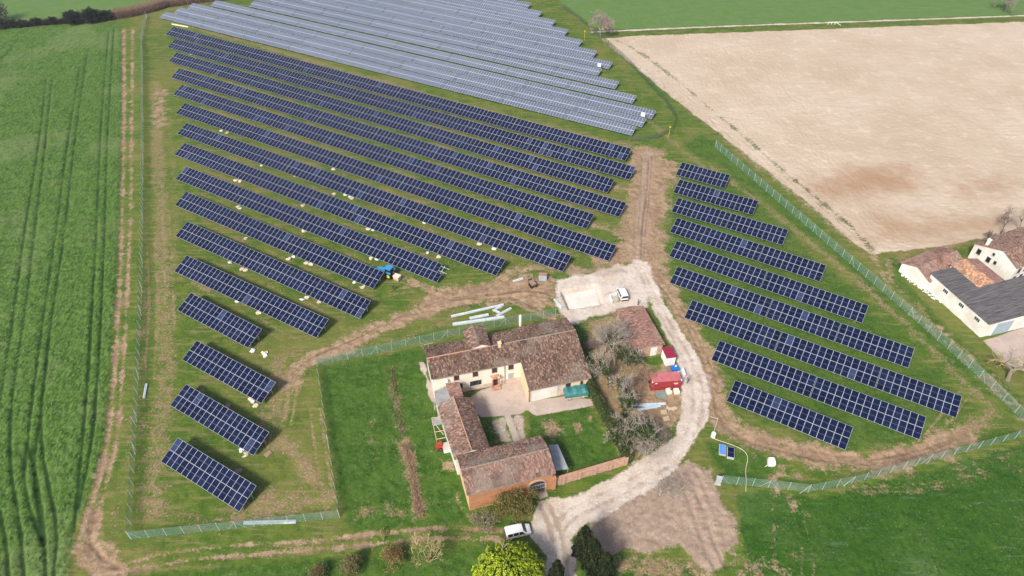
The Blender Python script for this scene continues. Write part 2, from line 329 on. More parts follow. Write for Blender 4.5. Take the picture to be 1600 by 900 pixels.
for p in ([(452,590),(480,562),(540,540),(620,502),(700,472),(800,461),(858,446)], [(640,440),(690,460),(730,466)], [(742,462),(775,440),(815,420)], [(800,467),(835,482)], [(1120,645),(1150,676),(1194,690),(1275,712),(1356,721),(1437,708),(1495,682)], [(1010,250),(1006,300),(1000,350),(997,400)]): ruts('soil', p, .55, 1.9, .98, -.12)
poly('soil', [(690,448),(750,444),(800,425),(862,428),(872,452),(865,480),(800,474),(720,480),(680,488),(640,495),(600,512),(560,530),(520,548),(560,520),(640,480)], 2.6, .98, 2)
poly('soil', [(985,235),(1060,252),(1046,300),(1036,380),(1040,440),(1002,430),(960,412),(925,415),(930,395),(975,375),(990,330)], 2.4, .90, 2)
for k_ in range(7): ruts('soil', [(1150+k_*6,862+k_*2),(1165+k_*9,885),(1180+k_*11,908)], .4, 1.6, .7, -.06)
for p in ([(262,400),(300,440),(330,455)], [(420,620),(440,560),(470,545)], [(300,820),(360,808),(420,803)], [(440,690),(470,720),(500,760)]): line('dry', p, 3, 1.8, .62, wob=1.5)
poly('soil', [(1000,572),(1064,566),(1085,620),(1070,655),(1040,690),(1010,690),(1000,640)], 1.5, .66, 1.2)
rj = random.Random(3)
for base, n_, jx, jy in (([(452,592),(480,563),(540,541),(620,503),(700,473),(800,462),(860,447)], 6, 5, 7), ([(632,436),(690,460),(740,466),(800,462)], 3, 5, 5), ([(742,464),(775,440),(815,420),(880,416)], 4, 5, 5), ([(700,470),(760,462),(830,455),(870,465)], 4, 6, 6), ([(800,466),(835,482),(868,500)], 3, 5, 4), ([(1009,245),(1005,300),(1000,350),(996,400)], 6, 9, 6), ([(1032,440),(1062,482),(1092,535),(1112,590),(1122,640)], 5, 6, 6), ([(1122,645),(1152,678),(1194,692),(1275,714),(1356,722),(1437,709),(1500,682)], 6, 5, 6), ([(150,800),(140,840),(152,870),(190,892)], 4, 5, 4)):
    for k_ in range(n_):
        ox, oy = rj.uniform(-jx,jx), rj.uniform(-jy,jy); pts_ = [(x+ox+rj.uniform(-3,3), y+oy+rj.uniform(-2,2)) for x,y in base]
        line('tramd' if rj.random() < .35 else 'soil', pts_, rj.uniform(.25,.5), .3, rj.uniform(.7,1), -.07, wob=.25)
poly('soil', [(712,770),(728,800),(735,812),(718,790)], .6, .8); poly('soil', [(690,720),(712,722),(712,738),(690,735)], .5, .8)
for k in range(4): line('soil', [(1075+k*9,865),(1078+k*10,905)], .45, .3, .8, -.1)
# tan, sandy heap and dirt road
HEAP = [(1035,748),(1075,716),(1108,735),(1128,785),(1148,812),(1158,850),(1128,862),(1132,886),(1105,893),(1092,878),(1060,858),(1010,862),(948,864),(925,838),(918,818),(975,780)]
poly('sand', HEAP, .9, 1, .9, z=.12)
line('sand', [(1012,242),(1008,290),(1002,340),(998,380),(995,415)], 4.2, 1.6, .60, wob=1.4)
for p in ([(1058,738),(1078,790),(1098,850),(1118,892)], [(1070,732),(1094,790),(1114,850),(1131,885)], [(1085,735),(1112,790),(1136,850)], [(1030,765),(985,800),(940,848)], [(1045,760),(1020,810),(1000,858)]): line('rut', p, .5, .4, .75, -.08, wob=.4)
for p in ([(1060,735),(1080,790),(1100,850),(1120,892)], [(1074,730),(1098,790),(1118,850),(1135,885)], [(1040,760),(1000,800),(950,845)]): line(None, p, .7, .3, 1, -.2)
# gravel road, junction and yards
ROAD = [(985,420),(1005,450),(1020,480),(1040,520),(1055,555),(1066,600),(1066,640),(1054,680),(1020,708),(960,742),(900,772),(862,777),(842,783),(836,800),(826,826),(850,868),(860,1000),(912,1000),(897,868),(890,846),(905,825),(960,797),(1030,756),(1072,714),(1100,665),(1111,620),(1106,585),(1086,550),(1060,510),(1036,465),(1018,430),(1012,410),(990,405)]
poly('gravel', ROAD, .7, 1, .6)
poly('gravel', [(868,436),(930,424),(985,410),(1014,412),(1022,440),(1012,482),(965,482),(945,492),(890,508),(880,492),(868,478)], 1.0, .95, .8)
PIT = [(877,455),(931,444),(941,474),(889,482)]
poly('gravel', [(868,440),(938,430),(952,485),(884,495)], 1, .6)
poly('sand', [(871,450),(935,437),(950,482),(886,492)], .7, .95)
poly('soil', [(874,452),(934,440),(936,446),(878,458)], .5, .8)
poly(None, PIT, .35, 1, .1, z=-1.0)
poly('yard', [(728,625),(752,610),(820,586),(830,626),(885,618),(925,624),(927,634),(838,650),(822,640),(815,646),(752,652)], .35, 1, .15)
line('yard', [(792,645),(800,668),(810,694)], 1.1, .3, .95, wob=.1)
poly('yard', [(1536,532),(1600,512),(1750,480),(1750,640),(1600,580),(1570,568)], .6, 1, .3)
poly('yard', [(1565,452),(1620,430),(1660,470),(1600,480)], .6, .9, .3)
poly('yard', [(655,566),(662,566),(682,622),(680,640),(672,620)], .4, .8); poly('yard', [(838,765),(853,765),(858,776),(842,783)], .4, .9)
for p in ([(1300,760),(1450,760),(1600,722)], [(1300,768),(1450,768),(1600,732)], [(1205,800),(1210,860),(1200,905)], [(1228,800),(1240,850),(1236,905)]): line('dry', p, .8, .8, .50, -.06, wob=.7)
# wheel-worn bands on the gravel, garden patches, tyre loops in the grass
for p in ([(862,905),(868,862),(870,825),(880,800),(920,780),(980,752),(1040,716),(1072,680),(1084,640),(1083,600),(1064,552),(1035,500),(1012,455),(1000,425)], [(884,905),(880,862),(880,830),(895,808),(940,788),(1000,758),(1055,722),(1086,684),(1098,640),(1097,598),(1076,552),(1046,502),(1022,458),(1006,425)]): line('rut', p, 1.0, .7, .60, -.05, wob=.7)
for p in ([(845,790),(862,830),(868,870),(872,905)], [(858,785),(876,830),(884,870),(890,905)]): line('rut', p, .7, .5, .8, -.06, wob=.5)
poly('rut', [(880,420),(980,414),(990,430),(940,434),(880,432)], 1.2, .55, 1)
poly('soil', [(845,668),(870,662),(880,672),(870,682),(852,684)], .8, .75, .8); poly('dry', [(838,655),(862,650),(880,665),(850,672)], .8, .7, .8); poly('soil', [(918,645),(930,650),(926,662),(916,658)], .5, .7, .5); poly('dry', [(895,663),(905,660),(912,672),(902,676)], .5, .65, .5)
poly('yard', [(800,650),(820,648),(826,690),(812,692)], .8, .62, .8); poly('yard', [(768,656),(790,650),(800,690),(778,694)], .8, .55, .8)
for p in ([(425,700),(440,650),(445,610)], [(433,705),(450,655),(456,612)], [(1000,300),(1030,290),(1050,262)], [(1030,330),(1036,300),(1060,275)], [(560,470),(620,455),(660,450)], [(470,540),(430,520),(400,500)], [(235,380),(240,480),(232,600)], [(258,330),(262,420),(266,520)], [(510,760),(500,700),(492,640)], [(1510,610),(1480,650),(1440,700)], [(1545,640),(1520,665),(1470,690)]): ruts('dry', p, .5, 1.8, .7, -.05)
for k in range(1,12):
    a_, b_ = LROW[k]; A_, B_ = G(*a_), G(*b_); d_ = (B_-A_).normalized(); n_ = Vector((-d_.y,d_.x,0)); line('dry', [tuple((A_+n_*7.2+d_*2)[:2]), tuple((B_+n_*7.2)[:2])], 1.4, 1.0, .46 if k > 2 else .40, world=True, wob=1.0)
# fine relief: clumps, clods, tufts
n1 = vnoise(XX,YY,.9,3)-.5; n2 = vnoise(XX,YY,.45,4)-.5; n3 = vnoise(XX,YY,6,5)-.5; n4 = vnoise(XX*1.6,YY*.55,.8,6)-.5
smooth = np.maximum.reduce([CH['yard'], CH['gravel']*.8])
amp = (1-smooth)
ZZ += amp*(n1*.11+n2*.11) + CH['wheat']*(n4*.36+n2*.20+n3*.08) + CH['sand']*(n1*.03+n2*.16) + CH['soil']*(n2*.14+n1*.10) + CH['plough']*(n2*.10+n4*.06) + CH['crop']*(n4*.12+n2*.08) + CH['lawn']*(n1*.10+n2*.08)
ZZ -= .03
ZZ[(XX < -262)|(XX > 262)|(YY < 46)|(YY > 344)] = -.03
me = bpy.data.meshes.new('ground'); nv = NX*NY
me.vertices.add(nv); me.vertices.foreach_set('co', np.stack([XX, YY, ZZ], -1).astype(np.float32).ravel())
idx = np.arange(nv).reshape(NY, NX); q = np.stack([idx[:-1,:-1], idx[:-1,1:], idx[1:,1:], idx[1:,:-1]], -1).reshape(-1, 4)
me.loops.add(q.size); me.loops.foreach_set('vertex_index', q.ravel().astype(np.int32)); me.polygons.add(len(q)); me.polygons.foreach_set('loop_start', np.arange(0, q.size, 4, dtype=np.int32))
me.polygons.foreach_set('use_smooth', np.ones(len(q), bool)); me.update(calc_edges=True)
for nme, chs in (('ma',('far','wheat','crop')), ('mb',('lawn','dry','plough')), ('mc',('sand','soil','yard')), ('md',('gravel','weed','tram')), ('me',('rut','tramd','r2'))):
    at = me.color_attributes.new(nme, 'FLOAT_COLOR', 'POINT')
    at.data.foreach_set('color', np.stack([CH[c] for c in chs]+[np.ones_like(XX)], -1).astype(np.float32).ravel())
gm = bpy.data.materials.new('ground'); gm.use_nodes = True; nt = gm.node_tree; B = nt.nodes['Principled BSDF']; B.inputs['Roughness'].default_value = .95; B.inputs['Specular IOR Level'].default_value = .15
pos = nd(nt, 'ShaderNodeNewGeometry').outputs['Position']
msk = {}
for nme, chs in (('ma',('far','wheat','crop')), ('mb',('lawn','dry','plough')), ('mc',('sand','soil','yard')), ('md',('gravel','weed','tram')), ('me',('rut','tramd','r2'))):
    a = nd(nt, 'ShaderNodeAttribute', attribute_name=nme); s = nd(nt, 'ShaderNodeSeparateColor'); nt.links.new(a.outputs['Color'], s.inputs[0])
    for k, c in enumerate(chs): msk[c] = s.outputs[k]
NB = noise(nt, pos, .035, 3); NM = noise(nt, pos, .22, 4); NF = noise(nt, pos, 1.3, 3, .65); NV = noise(nt, pos, 5.0, 2, .7)
PD = Vector(G(1280,199)-G(1215,207)); pang = math.atan2(PD.y, PD.x)
NS = noise(nt, pos, 1.0, 4, .6, sc=(.10,1.6,1), rot=-pang)          # streaks along the ploughing
NS2 = noise(nt, pos, 1.0, 5, .7, sc=(.35,2.2,1), rot=-pang)
NWH = noise(nt, pos, 1.0, 5, .65, sc=(2.4,.8,1), rot=R(18))       # leaning wheat
NR = noise(nt, pos, 1.0, 4, .6, sc=(.12,1.1,1), rot=R(30.4))       # mowing streaks along the panel rows
def msm(f, a, b): return mix(nt, f, a, b)
def two(a, b, n, lo=.35, hi=.65): return mix(nt, ss(nt, n, lo, hi), a, b)
NT = noise(nt, pos, .55, 3, .7); NX_ = noise(nt, pos, 2.6, 2, .6)
def hard(f, n, lo, hi, amt): return ss(nt, n, lo, hi, 0, amt)
grass = two((.058,.122,.012), (.108,.155,.022), NM, .40, .60); grass = mix(nt, ss(nt, NT,.46,.62,0,.7), grass, (.050,.098,.011)); grass = mix(nt, ss(nt, NB,.47,.60,0,.48), grass, (.185,.17,.048)); grass = mix(nt, ss(nt, NR,.51,.62,0,.58), grass, (.235,.18,.085)); grass = mix(nt, ss(nt, NX_,.54,.66,0,.55), grass, (.165,.19,.045)); grass = mix(nt, ss(nt, NV,.55,.68,0,.5), grass, (.030,.055,.012))
farc = two((.085,.185,.035), (.115,.185,.050), NM); farc = mix(nt, ss(nt, NS,.48,.60,0,.5), farc, (.14,.20,.10))
wheat = two((.036,.088,.009), (.060,.124,.014), NM,.42,.58); wheat = mix(nt, ss(nt, NWH,.46,.56,0,.9), wheat, (.105,.190,.040)); wheat = mix(nt, ss(nt, NB,.50,.62,0,.55), wheat, (.155,.20,.075)); wheat = mix(nt, ss(nt, NX_,.54,.66,0,.6), wheat, (.145,.22,.070)); wheat = mix(nt, ss(nt, NV,.55,.66,0,.6), wheat, (.020,.058,.008))
crop = two((.028,.086,.007), (.044,.108,.011), NM); crop = mix(nt, ss(nt, NT,.47,.62,0,.6), crop, (.024,.076,.007)); crop = mix(nt, ss(nt, NB,.50,.64,0,.6), crop, (.095,.165,.045)); crop = mix(nt, ss(nt, NX_,.55,.67,0,.4), crop, (.085,.155,.035)); crop = mix(nt, ss(nt, NR,.60,.68,0,.35), crop, (.16,.21,.13)); crop = mix(nt, ss(nt, NV,.57,.68,0,.4), crop, (.018,.060,.009))
lawn = two((.036,.094,.009), (.060,.125,.013), NM,.42,.58); lawn = mix(nt, ss(nt, NT,.46,.60,0,.8), lawn, (.075,.135,.026)); lawn = mix(nt, ss(nt, NX_,.54,.66,0,.6), lawn, (.105,.15,.042)); lawn = mix(nt, ss(nt, NV,.55,.66,0,.6), lawn, (.028,.070,.008))
dry = two((.30,.21,.115), (.215,.155,.085), NT); dry = mix(nt, ss(nt, NX_,.52,.66,0,.6), dry, (.40,.31,.19)); dry = mix(nt, ss(nt, NV,.56,.67,0,.5), dry, (.12,.095,.05))
plough = two((.455,.36,.262), (.545,.455,.355), NB, .30, .70); plough = mix(nt, ss(nt, NS,.42,.66,0,.6), plough, (.43,.34,.245)); plough = mix(nt, ss(nt, NV,.56,.70,0,.35), plough, (.36,.265,.175)); plough = mix(nt, ss(nt, NM,.52,.7,0,.4), plough, (.66,.55,.43)); plough = mix(nt, ss(nt, NS2,.64,.69,0,.8), plough, (.16,.13,.07))
sand = two((.37,.275,.205), (.30,.218,.158), NT); sand = mix(nt, ss(nt, NX_,.52,.66,0,.6), sand, (.44,.355,.29)); sand = mix(nt, ss(nt, NM,.54,.64,0,.45), sand, (.25,.185,.14)); sand = mix(nt, ss(nt, NV,.56,.66,0,.65), sand, (.19,.14,.105))
soil = two((.28,.185,.112), (.345,.245,.155), NT,.4,.6); soil = mix(nt, ss(nt, NX_,.53,.66,0,.6), soil, (.42,.31,.215)); soil = mix(nt, ss(nt, NM,.5,.62,0,.55), soil, (.215,.135,.09)); soil = mix(nt, ss(nt, NV,.55,.66,0,.6), soil, (.13,.085,.055))
yard = two((.48,.39,.335), (.40,.325,.28), NM,.4,.6); yard = mix(nt, ss(nt, NT,.5,.7,0,.5), yard, (.34,.28,.24)); yard = mix(nt, ss(nt, NX_,.55,.7,0,.4), yard, (.54,.46,.40))
gravel = two((.52,.435,.36), (.60,.525,.455), NM,.4,.6); gravel = mix(nt, ss(nt, NT,.48,.62,0,.6), gravel, (.43,.345,.275)); gravel = mix(nt, ss(nt, NX_,.53,.66,0,.6), gravel, (.70,.64,.575)); gravel = mix(nt, ss(nt, NV,.55,.66,0,.55), gravel, (.34,.28,.23))
def edge(m, namp, d=.12, n=NF, n2=NV): # ragged edge
    n = NT if m in ('soil','dry') else n; n2 = NX_ if m in ('soil','dry') else n2
    a = mth(nt, 'MULTIPLY_ADD', n, namp, -namp*.5); b = mth(nt, 'MULTIPLY_ADD', n2, namp*.6, -namp*.3)
    return ss(nt, mth(nt, 'ADD', mth(nt, 'ADD', msk[m], a), b), .5-d, .5+d)
col = grass
for nme, c, na, d in (('far',farc,.3,.2), ('wheat',wheat,.6,.2), ('crop',crop,.6,.25), ('lawn',lawn,.9,.3), ('plough',plough,.5,.2), ('dry',dry,1.5,.26), ('soil',soil,1.5,.24), ('sand',sand,1.2,.24), ('gravel',gravel,.7,.2), ('yard',yard,.4,.15)):
    col = mix(nt, edge(nme, na, d), col, c)
col = mix(nt, mth(nt, 'MULTIPLY', ss(nt, mth(nt, 'ADD', msk['r2'], mth(nt, 'MULTIPLY_ADD', NM, .5, -.25)), .1, .8), .78), col, (.33,.195,.11))
col = mix(nt, mth(nt, 'MULTIPLY', edge('weed', 1.2, .15), .9), col, (.10,.115,.045))
col = mix(nt, mth(nt, 'MULTIPLY', edge('rut', .8, .2), .75), col, (.30,.225,.165))
col = mix(nt, mth(nt, 'MULTIPLY', edge('tramd', 1.3, .3), .55), col, (.125,.078,.05))
col = mix(nt, mth(nt, 'MULTIPLY', edge('tram', .3, .3), .95), col, (.016,.046,.007))
setin(nt, B.inputs['Base Color'], col)
bn = nd(nt, 'ShaderNodeBump'); bn.inputs['Strength'].default_value = .7; bn.inputs['Distance'].default_value = .16
hgt = mth(nt, 'ADD', mth(nt, 'MULTIPLY', NF, .6), mth(nt, 'MULTIPLY', NV, .5)); nt.links.new(hgt, bn.inputs['Height']); nt.links.new(bn.outputs[0], B.inputs['Normal'])
me.materials.append(gm)
ob('ground', me, kind='structure')
# short tufts standing on the grass, wheat and lawns (nobody could count them)
def quads(name, V, C, mat):
    N = len(V); m = bpy.data.meshes.new(name); m.vertices.add(4*N); m.vertices.foreach_set('co', V.astype(np.float32).ravel()); m.loops.add(4*N); m.loops.foreach_set('vertex_index', np.arange(4*N, dtype=np.int32)); m.polygons.add(N); m.polygons.foreach_set('loop_start', np.arange(0,4*N,4,dtype=np.int32)); m.update(calc_edges=True)
    at = m.color_attributes.new('col', 'FLOAT_COLOR', 'POINT'); c4 = np.ones((N,4,4), np.float32); c4[:,:,:3] = C[:,None,:]; at.data.foreach_set('color', c4.ravel()); m.materials.append(mat); return m
def tufts(name, wgt, n, size, pal, label, cat, seed, ylim=175, lean=(0,0)):
    r = np.random.RandomState(seed); ok = np.argwhere((wgt > .55) & (YY < 330) & (YY > 47) & (np.abs(XX) < 255) & (r.rand(*XX.shape) < np.clip((ylim+70-YY)/70,0,1)*np.where(np.abs(XX) > 100, 1.0, .55))); I = ok[r.randint(0,len(ok),n)]; x = XX[I[:,0],I[:,1]]+r.uniform(-.3,.3,n); y = YY[I[:,0],I[:,1]]+r.uniform(-.3,.3,n); z = ZZ[I[:,0],I[:,1]]
    a = r.rand(n)*6.283; s = size*r.uniform(.5,1.4,n); dx, dy = np.cos(a)*s*.45, np.sin(a)*s*.45; lx, ly = r.normal(size=n)*s*.9+lean[0]*s, r.normal(size=n)*s*.9+lean[1]*s; o = np.stack
    V = o([o([x-dx,y-dy,z-.05],-1), o([x+dx,y+dy,z-.05],-1), o([x+lx+dx*.5,y+ly+dy*.5,z+s*.7],-1), o([x+lx-dx*.5,y+ly-dy*.5,z+s*.7],-1)],1); pal = np.array(pal); C = pal[r.randint(0,len(pal),n)]*r.uniform(.75,1.25,(n,1))
    ob(name, quads(name, V, C, leaf), label=label, cat=cat, kind='stuff')
over = np.maximum.reduce([CH['soil'],CH['gravel'],CH['sand'],CH['yard'],CH['plough'],CH['dry']*.9])
tufts('wheat_tufts', CH['wheat']-2*CH['tram'], 60000, .20, [(.065,.15,.028),(.11,.21,.05),(.045,.11,.018),(.16,.26,.095)], 'leaning blades of the green wheat field', 'wheat', 1, 230, (.3,.5))
tufts('lawn_tufts', CH['lawn']-over, 45000, .15, [(.06,.16,.022),(.11,.22,.04),(.17,.25,.07),(.04,.11,.016)], 'lush grass tufts of the farmhouse lawns', 'grass', 2)
tufts('meadow_tufts', np.clip(1-CH['wheat']-CH['lawn']-CH['crop']-over,0,1), 70000, .13, [(.09,.17,.03),(.16,.21,.05),(.24,.24,.08),(.06,.13,.02)], 'short meadow grass between the solar tables', 'grass', 3, 200)
tufts('crop_tufts', CH['crop'], 30000, .16, [(.036,.115,.012),(.06,.15,.022),(.12,.21,.06)], 'short blades of the smooth green crop field', 'crop', 4)

# ---------------------------------------------------------------- solar tables
MW, MH, TILT, Z0 = 1.303, 2.40, R(22), .86
def module_mesh(name, w, h, fr, glass, frame, t=.038, mid=.018):
    b = MB(); b.obox((0,0,-t), (w,0,0), (0,h,0), (0,0,t-.006), 0)
    z = 0.0
    def rect(x0,x1,y0,y1,m,z=z): b.face([(x0,y0,z),(x1,y0,z),(x1,y1,z),(x0,y1,z)], m)
    rect(0,w,0,fr,0); rect(0,w,h-fr,h,0); rect(0,fr,fr,h-fr,0); rect(w-fr,w,fr,h-fr,0)
    hm = h/2; rect(fr,w-fr,fr,hm-mid,1); rect(fr,w-fr,hm+mid,h-fr,1); rect(fr,w-fr,hm-mid,hm+mid,2)
    return b.mesh(name, [frame, glass, alu2])
alu2 = pm('busbar_line', (.16,.19,.27), rough=.4)
MOD = module_mesh('module', MW, MH, .032, cell, alu)
CT, ST = math.cos(TILT), math.sin(TILT); SL = 2*MH+.03
def support(name, depth_y, z0, tilt, sl, mat):
    b = MB(); c, s_ = math.cos(tilt), math.sin(tilt)
    b.obox((-.04, .1*c, z0+.1*s_-.22), (.08,0,0), (0,(sl-.2)*c,(sl-.2)*s_), (0,0,.11))
    for f in (.24, .74): b.box((0, sl*f*c, (z0+sl*f*s_-.2-.25)/2), (.10,.10,z0+sl*f*s_-.2+.25))
    b.tube((0, sl*.74*c, .75), (0, sl*.50*c, z0+sl*.5*s_-.2), .035, .035, 5)
    return b.mesh(name, mat)
SUP = support('support_frame', 0, Z0, TILT, SL, galv)
PUR = {}
def purlin(L, mat, th=.07):
    k = (round(L,2), mat.name)
    if k not in PUR: PUR[k] = MB().box((L/2,0,0), (L,th,th)).mesh('purlin', mat)
    return PUR[k]
def table(A, ang, cols, P, label, group, skip=()):
    t = thing('solar_table', (A.x, A.y, 0), ang, label, 'solar panel', group); dt = random.uniform(-.010,.010)
    for j in range(2):
        for i in range(cols):
            if (i, j) in skip: continue
            ob('module', MOD, t, (i*P, j*(MH+.03)*CT, Z0+j*(MH+.03)*ST), (TILT+dt+random.uniform(-.003,.003),random.uniform(-.002,.002),0), scale=((P-.022)/MW,1,1))
    for f in (.12, .38, .62, .88):
        ob('purlin', purlin(cols*P+ (1.0 if skip and f > .5 else 0), galvw), t, (0, f*SL*CT, Z0+f*SL*ST-.075), (TILT,0,0))
    n = max(2, round(cols*P/4.2)+1)
    for i in range(n): ob('support_frame', SUP, t, (.5+(cols*P-1.0)*i/(n-1), 0, 0))
    return t
LROWS = [((258.9,54.2),(976.7,251.3),[17]*8+[12]), ((261.7,73.9),(982.8,280.8),[17]*8+[8]), ((263.3,95.8),(948.9,301.1),[17]*7+[15]), ((267.2,121.3),(967.2,338.9),[17]*7+[11]), ((270.6,147.8),(916.1,357.4),[17]*6+[15]),
 ((274.4,177.2),(950.6,407.9),[17]*6+[14]), ((276.7,209.4),(879,424.4),[17]*6), ((272.6,241.7),(775,430.9),[17]*5), ((274.4,280),(682.2,441.1),[17]*4), ((273.3,320.6),(582.9,451.1),[17]*3), ((273.9,368.9),(561.2,497.8),[17,17,11]), ((272,424),(494,527.8),[17,17]),
 ((276.8,484.5),(387.5,543.5),[17]), ((284.4,562),(408,630.4),[17]), ((265.7,633.2),(395.8,711.7),[17]), ((251.3,721),(373.9,799.6),[15])]
RROWS = [((1056,273.1),(1131.8,294.1),[11]), ((1052,300.9),(1176,336),[17]), ((1048.9,330.6),(1222.5,382.8),[11,11]), ((1046.4,362.8),(1280.8,440),[17,11]), ((1045.3,400.2),(1347,505),[17,17]), ((1046.1,441.7),(1419,575),[17,11,11]), ((1068.9,496.4),(1494,652.9),[15,15,11]), ((1111.3,562.3),(1436.9,687),[15,15]), ((1135,626.7),(1320.8,703.3),[17])]
GAP = .16
def row(a, b, cols, fmt, group, k, skip_last=False):
    A, Bp = G(a[0],a[1],Z0), G(b[0],b[1],Z0); d = Bp-A; L = math.hypot(d.x,d.y); ang = math.atan2(d.y,d.x); u = Vector((math.cos(ang),math.sin(ang),0))
    P = (L+.022-GAP*(len(cols)-1))/sum(cols); s = 0.0
    for i, c in enumerate(cols):
        table(A+u*s, ang, c, P, fmt(i+1, k, len(cols)), group, ((c-1,1),) if skip_last and i == len(cols)-1 else ()); s += c*P+GAP
    return A, ang, L
for k, (a, b, c) in enumerate(LROWS):
    def fmt(i, k, n, c=c):
        if n == 1: return f'lone dark solar table in the {ORD[k]} row counted from the pale grey array'
        if k == 9 and i == n: return 'dark solar table with one top corner panel missing and bare rails showing'
        return f'dark solar table, {ORD[i]} from the wheat field, {ORD[k]} row counted from the pale array'
    row(a, b, c, fmt, 'dark solar tables between wheat field and farmhouse', k+1, k == 8)
for k, (a, b, c) in enumerate(RROWS):
    def fmt(i, k, n, c=c):
        return f'dark solar table, {ORD[i]} from the gravel road, {ORD[k]} row down beside the ploughed field'
    row(a, b, c, fmt, 'dark solar tables between gravel road and ploughed field', k+1)
# the older, pale array beyond: modules too small to tell apart are joined table by table
OTILT, OZ, OSL = R(20), .7, 3.8; OC, OS = math.cos(OTILT), math.sin(OTILT)
OLD = {}
def old_mesh(cols, P=1.012):
    if cols in OLD: return OLD[cols]
    b = MB(); b.obox((0,0,-.04), (cols*P,0,0), (0,OSL,0), (0,0,.034), 0); h = OSL/2; f = .045
    for i in range(cols):
        for j in range(2):
            x0, y0 = i*P+f, j*h+f+(.03 if j else 0); x1, y1 = (i+1)*P-f, (j+1)*h-f-(0 if j else .03)
            b.face([(x0,y0,0),(x1,y0,0),(x1,y1,0),(x0,y1,0)], 1)
    OLD[cols] = b.mesh('modules', [aluo, oldcell]); return OLD[cols]
OSUP = support('support_frame', 0, OZ, OTILT, OSL, galv)
FR = [((242.8,25.9),(987,211.5)), ((266,19),(1003,198.5)), ((290,12.5),(1018,186)), ((332,12),(988,161.8)), ((378,9),(961,139)), (None,(934,118.3)), (None,(951,108)), (None,(926.8,89.9)), (None,(904,72.7)), (None,(882,56)), (None,(862,41)), (None,(841,27)), (None,(824,13.4)), (None,(807,1))]
FANG = R(-28.45); FU = Vector((math.cos(FANG), math.sin(FANG), 0))
for k, (a, b) in enumerate(FR):
    Bp = G(b[0], b[1], OZ); L = (G(a[0],a[1],OZ)-Bp).length if a else (Bp.y-321)/FU.y*-1 if Bp.y < 321 else 12
    if not a: L = max(14, (322-Bp.y)/abs(FU.y))
    n = int(round(L/(24*1.012+.25))); n = max(1, n); c = max(8, int(round((L/n-.25)/1.012))); s = 0
    for i in range(n):
        A = Bp-FU*(s+c*1.012); s += c*1.012+.25
        t = thing('solar_table', (A.x, A.y, 0), FANG, f'pale grey solar table, {ORD[i+1]} from the ploughed field, {ORD[k+1]} row behind the dark array', 'solar panel', 'pale grey solar tables of the older array')
        ob('modules', old_mesh(c), t, (0,0,OZ), (OTILT,0,0), kind='stuff')
        m = max(2, round(c/5)+1)
        for q_ in range(m): ob('support_frame', OSUP, t, (.4+(c*1.012-.8)*q_/(m-1),0,0))
# ---------------------------------------------------------------- fences
POST = {}
def post_mesh(h, mat):
    k = (h, mat.name)
    if k not in POST: POST[k] = MB().box((0,0,h/2-.15), (.06,.06,h+.3)).mesh('post', mat)
    return POST[k]
def fence(pts, label, h=2.4, sp=2.8, wire=wirem, pmat=postm, ww=.0075, gap=.045, brace=7):
    P = [G(*p) for p in pts]; t = thing('mesh_fence', P[0], 0, label, 'fence'); b = MB(); O = P[0]; cnt = 0
    for a, c in zip(P, P[1:]):
        d = c-a; L = d.length; n = max(1, round(L/sp)); u = d/L; nn = Vector((-u.y,u.x,0))
        for i in range(n+1):
            if i == n and c is not P[-1]: continue
            p = a+u*(L*i/n); ob('post', post_mesh(h, pmat), t, p-O, (0,0,math.atan2(u.y,u.x)))
            if cnt % brace == 0 or i == 0:
                for sg in ((-1, 1) if cnt % (2*brace) == 0 or i == 0 else (1,)):
                    if (i == 0 and sg < 0 and a is P[0]) or (i == n and sg > 0): continue
                    ob('brace', MB().tube((0,0,h*.8), tuple(u*sg*1.5+Vector((0,0,-.05))), .035, .035, 5), t, p-O+nn*.06, mats=pmat)
            cnt += 1
        k = int(L/gap)
        for i in range(k): 
            q_ = a-O+u*((i+.5)*gap); w = u*ww/2
            b.face([q_-w+Vector((0,0,.03)), q_+w+Vector((0,0,.03)), q_+w+Vector((0,0,h)), q_-w+Vector((0,0,h))])
        for j in range(int(h/gap)):
            z = .05+j*gap; p0, p1 = a-O+nn*.004, c-O+nn*.004
            b.face([p0+Vector((0,0,z)), p1+Vector((0,0,z)), p1+Vector((0,0,z+ww)), p0+Vector((0,0,z+ww))])
    ob('wire_mesh', b, t, mats=wire, kind='stuff'); return t
fence([(229,27),(222,60),(223,110),(224,250),(222,450),(214,650),(204,842)], 'long green wire mesh fence along the dirt track by the wheat')
fence([(205.5,842.5),(370,826),(531,809)], 'green wire mesh fence beside the dirt track, past the lone solar table')
fence([(530,807),(513,690),(496,573)], 'wire mesh fence dividing the lone solar tables from the farmhouse garden')
fence([(497,572),(590,552),(700,527),(790,508),(868,494)], 'wire mesh fence running behind the farmhouse roof')
fence([(1117,230),(1270,362),(1420,492),(1530,590),(1605,665),(1680,735)], 'green wire mesh fence between the dark panels and the ploughed field')
fence([(1126,755),(1200,762),(1262,769),(1330,756),(1450,722),(1604,680)], 'green wire mesh fence along the smooth green crop field')
dkw = pm('dark_green_wire', (.07,.12,.08), rough=.6)
fence([(880,12),(905,30),(950,70),(985,102),(1040,160),(1056,185),(1052,203),(1030,216),(985,221)], 'dark green mesh fence around the older pale array', 1.9, 2.8, dkw, dkw, .012, .06, 50)

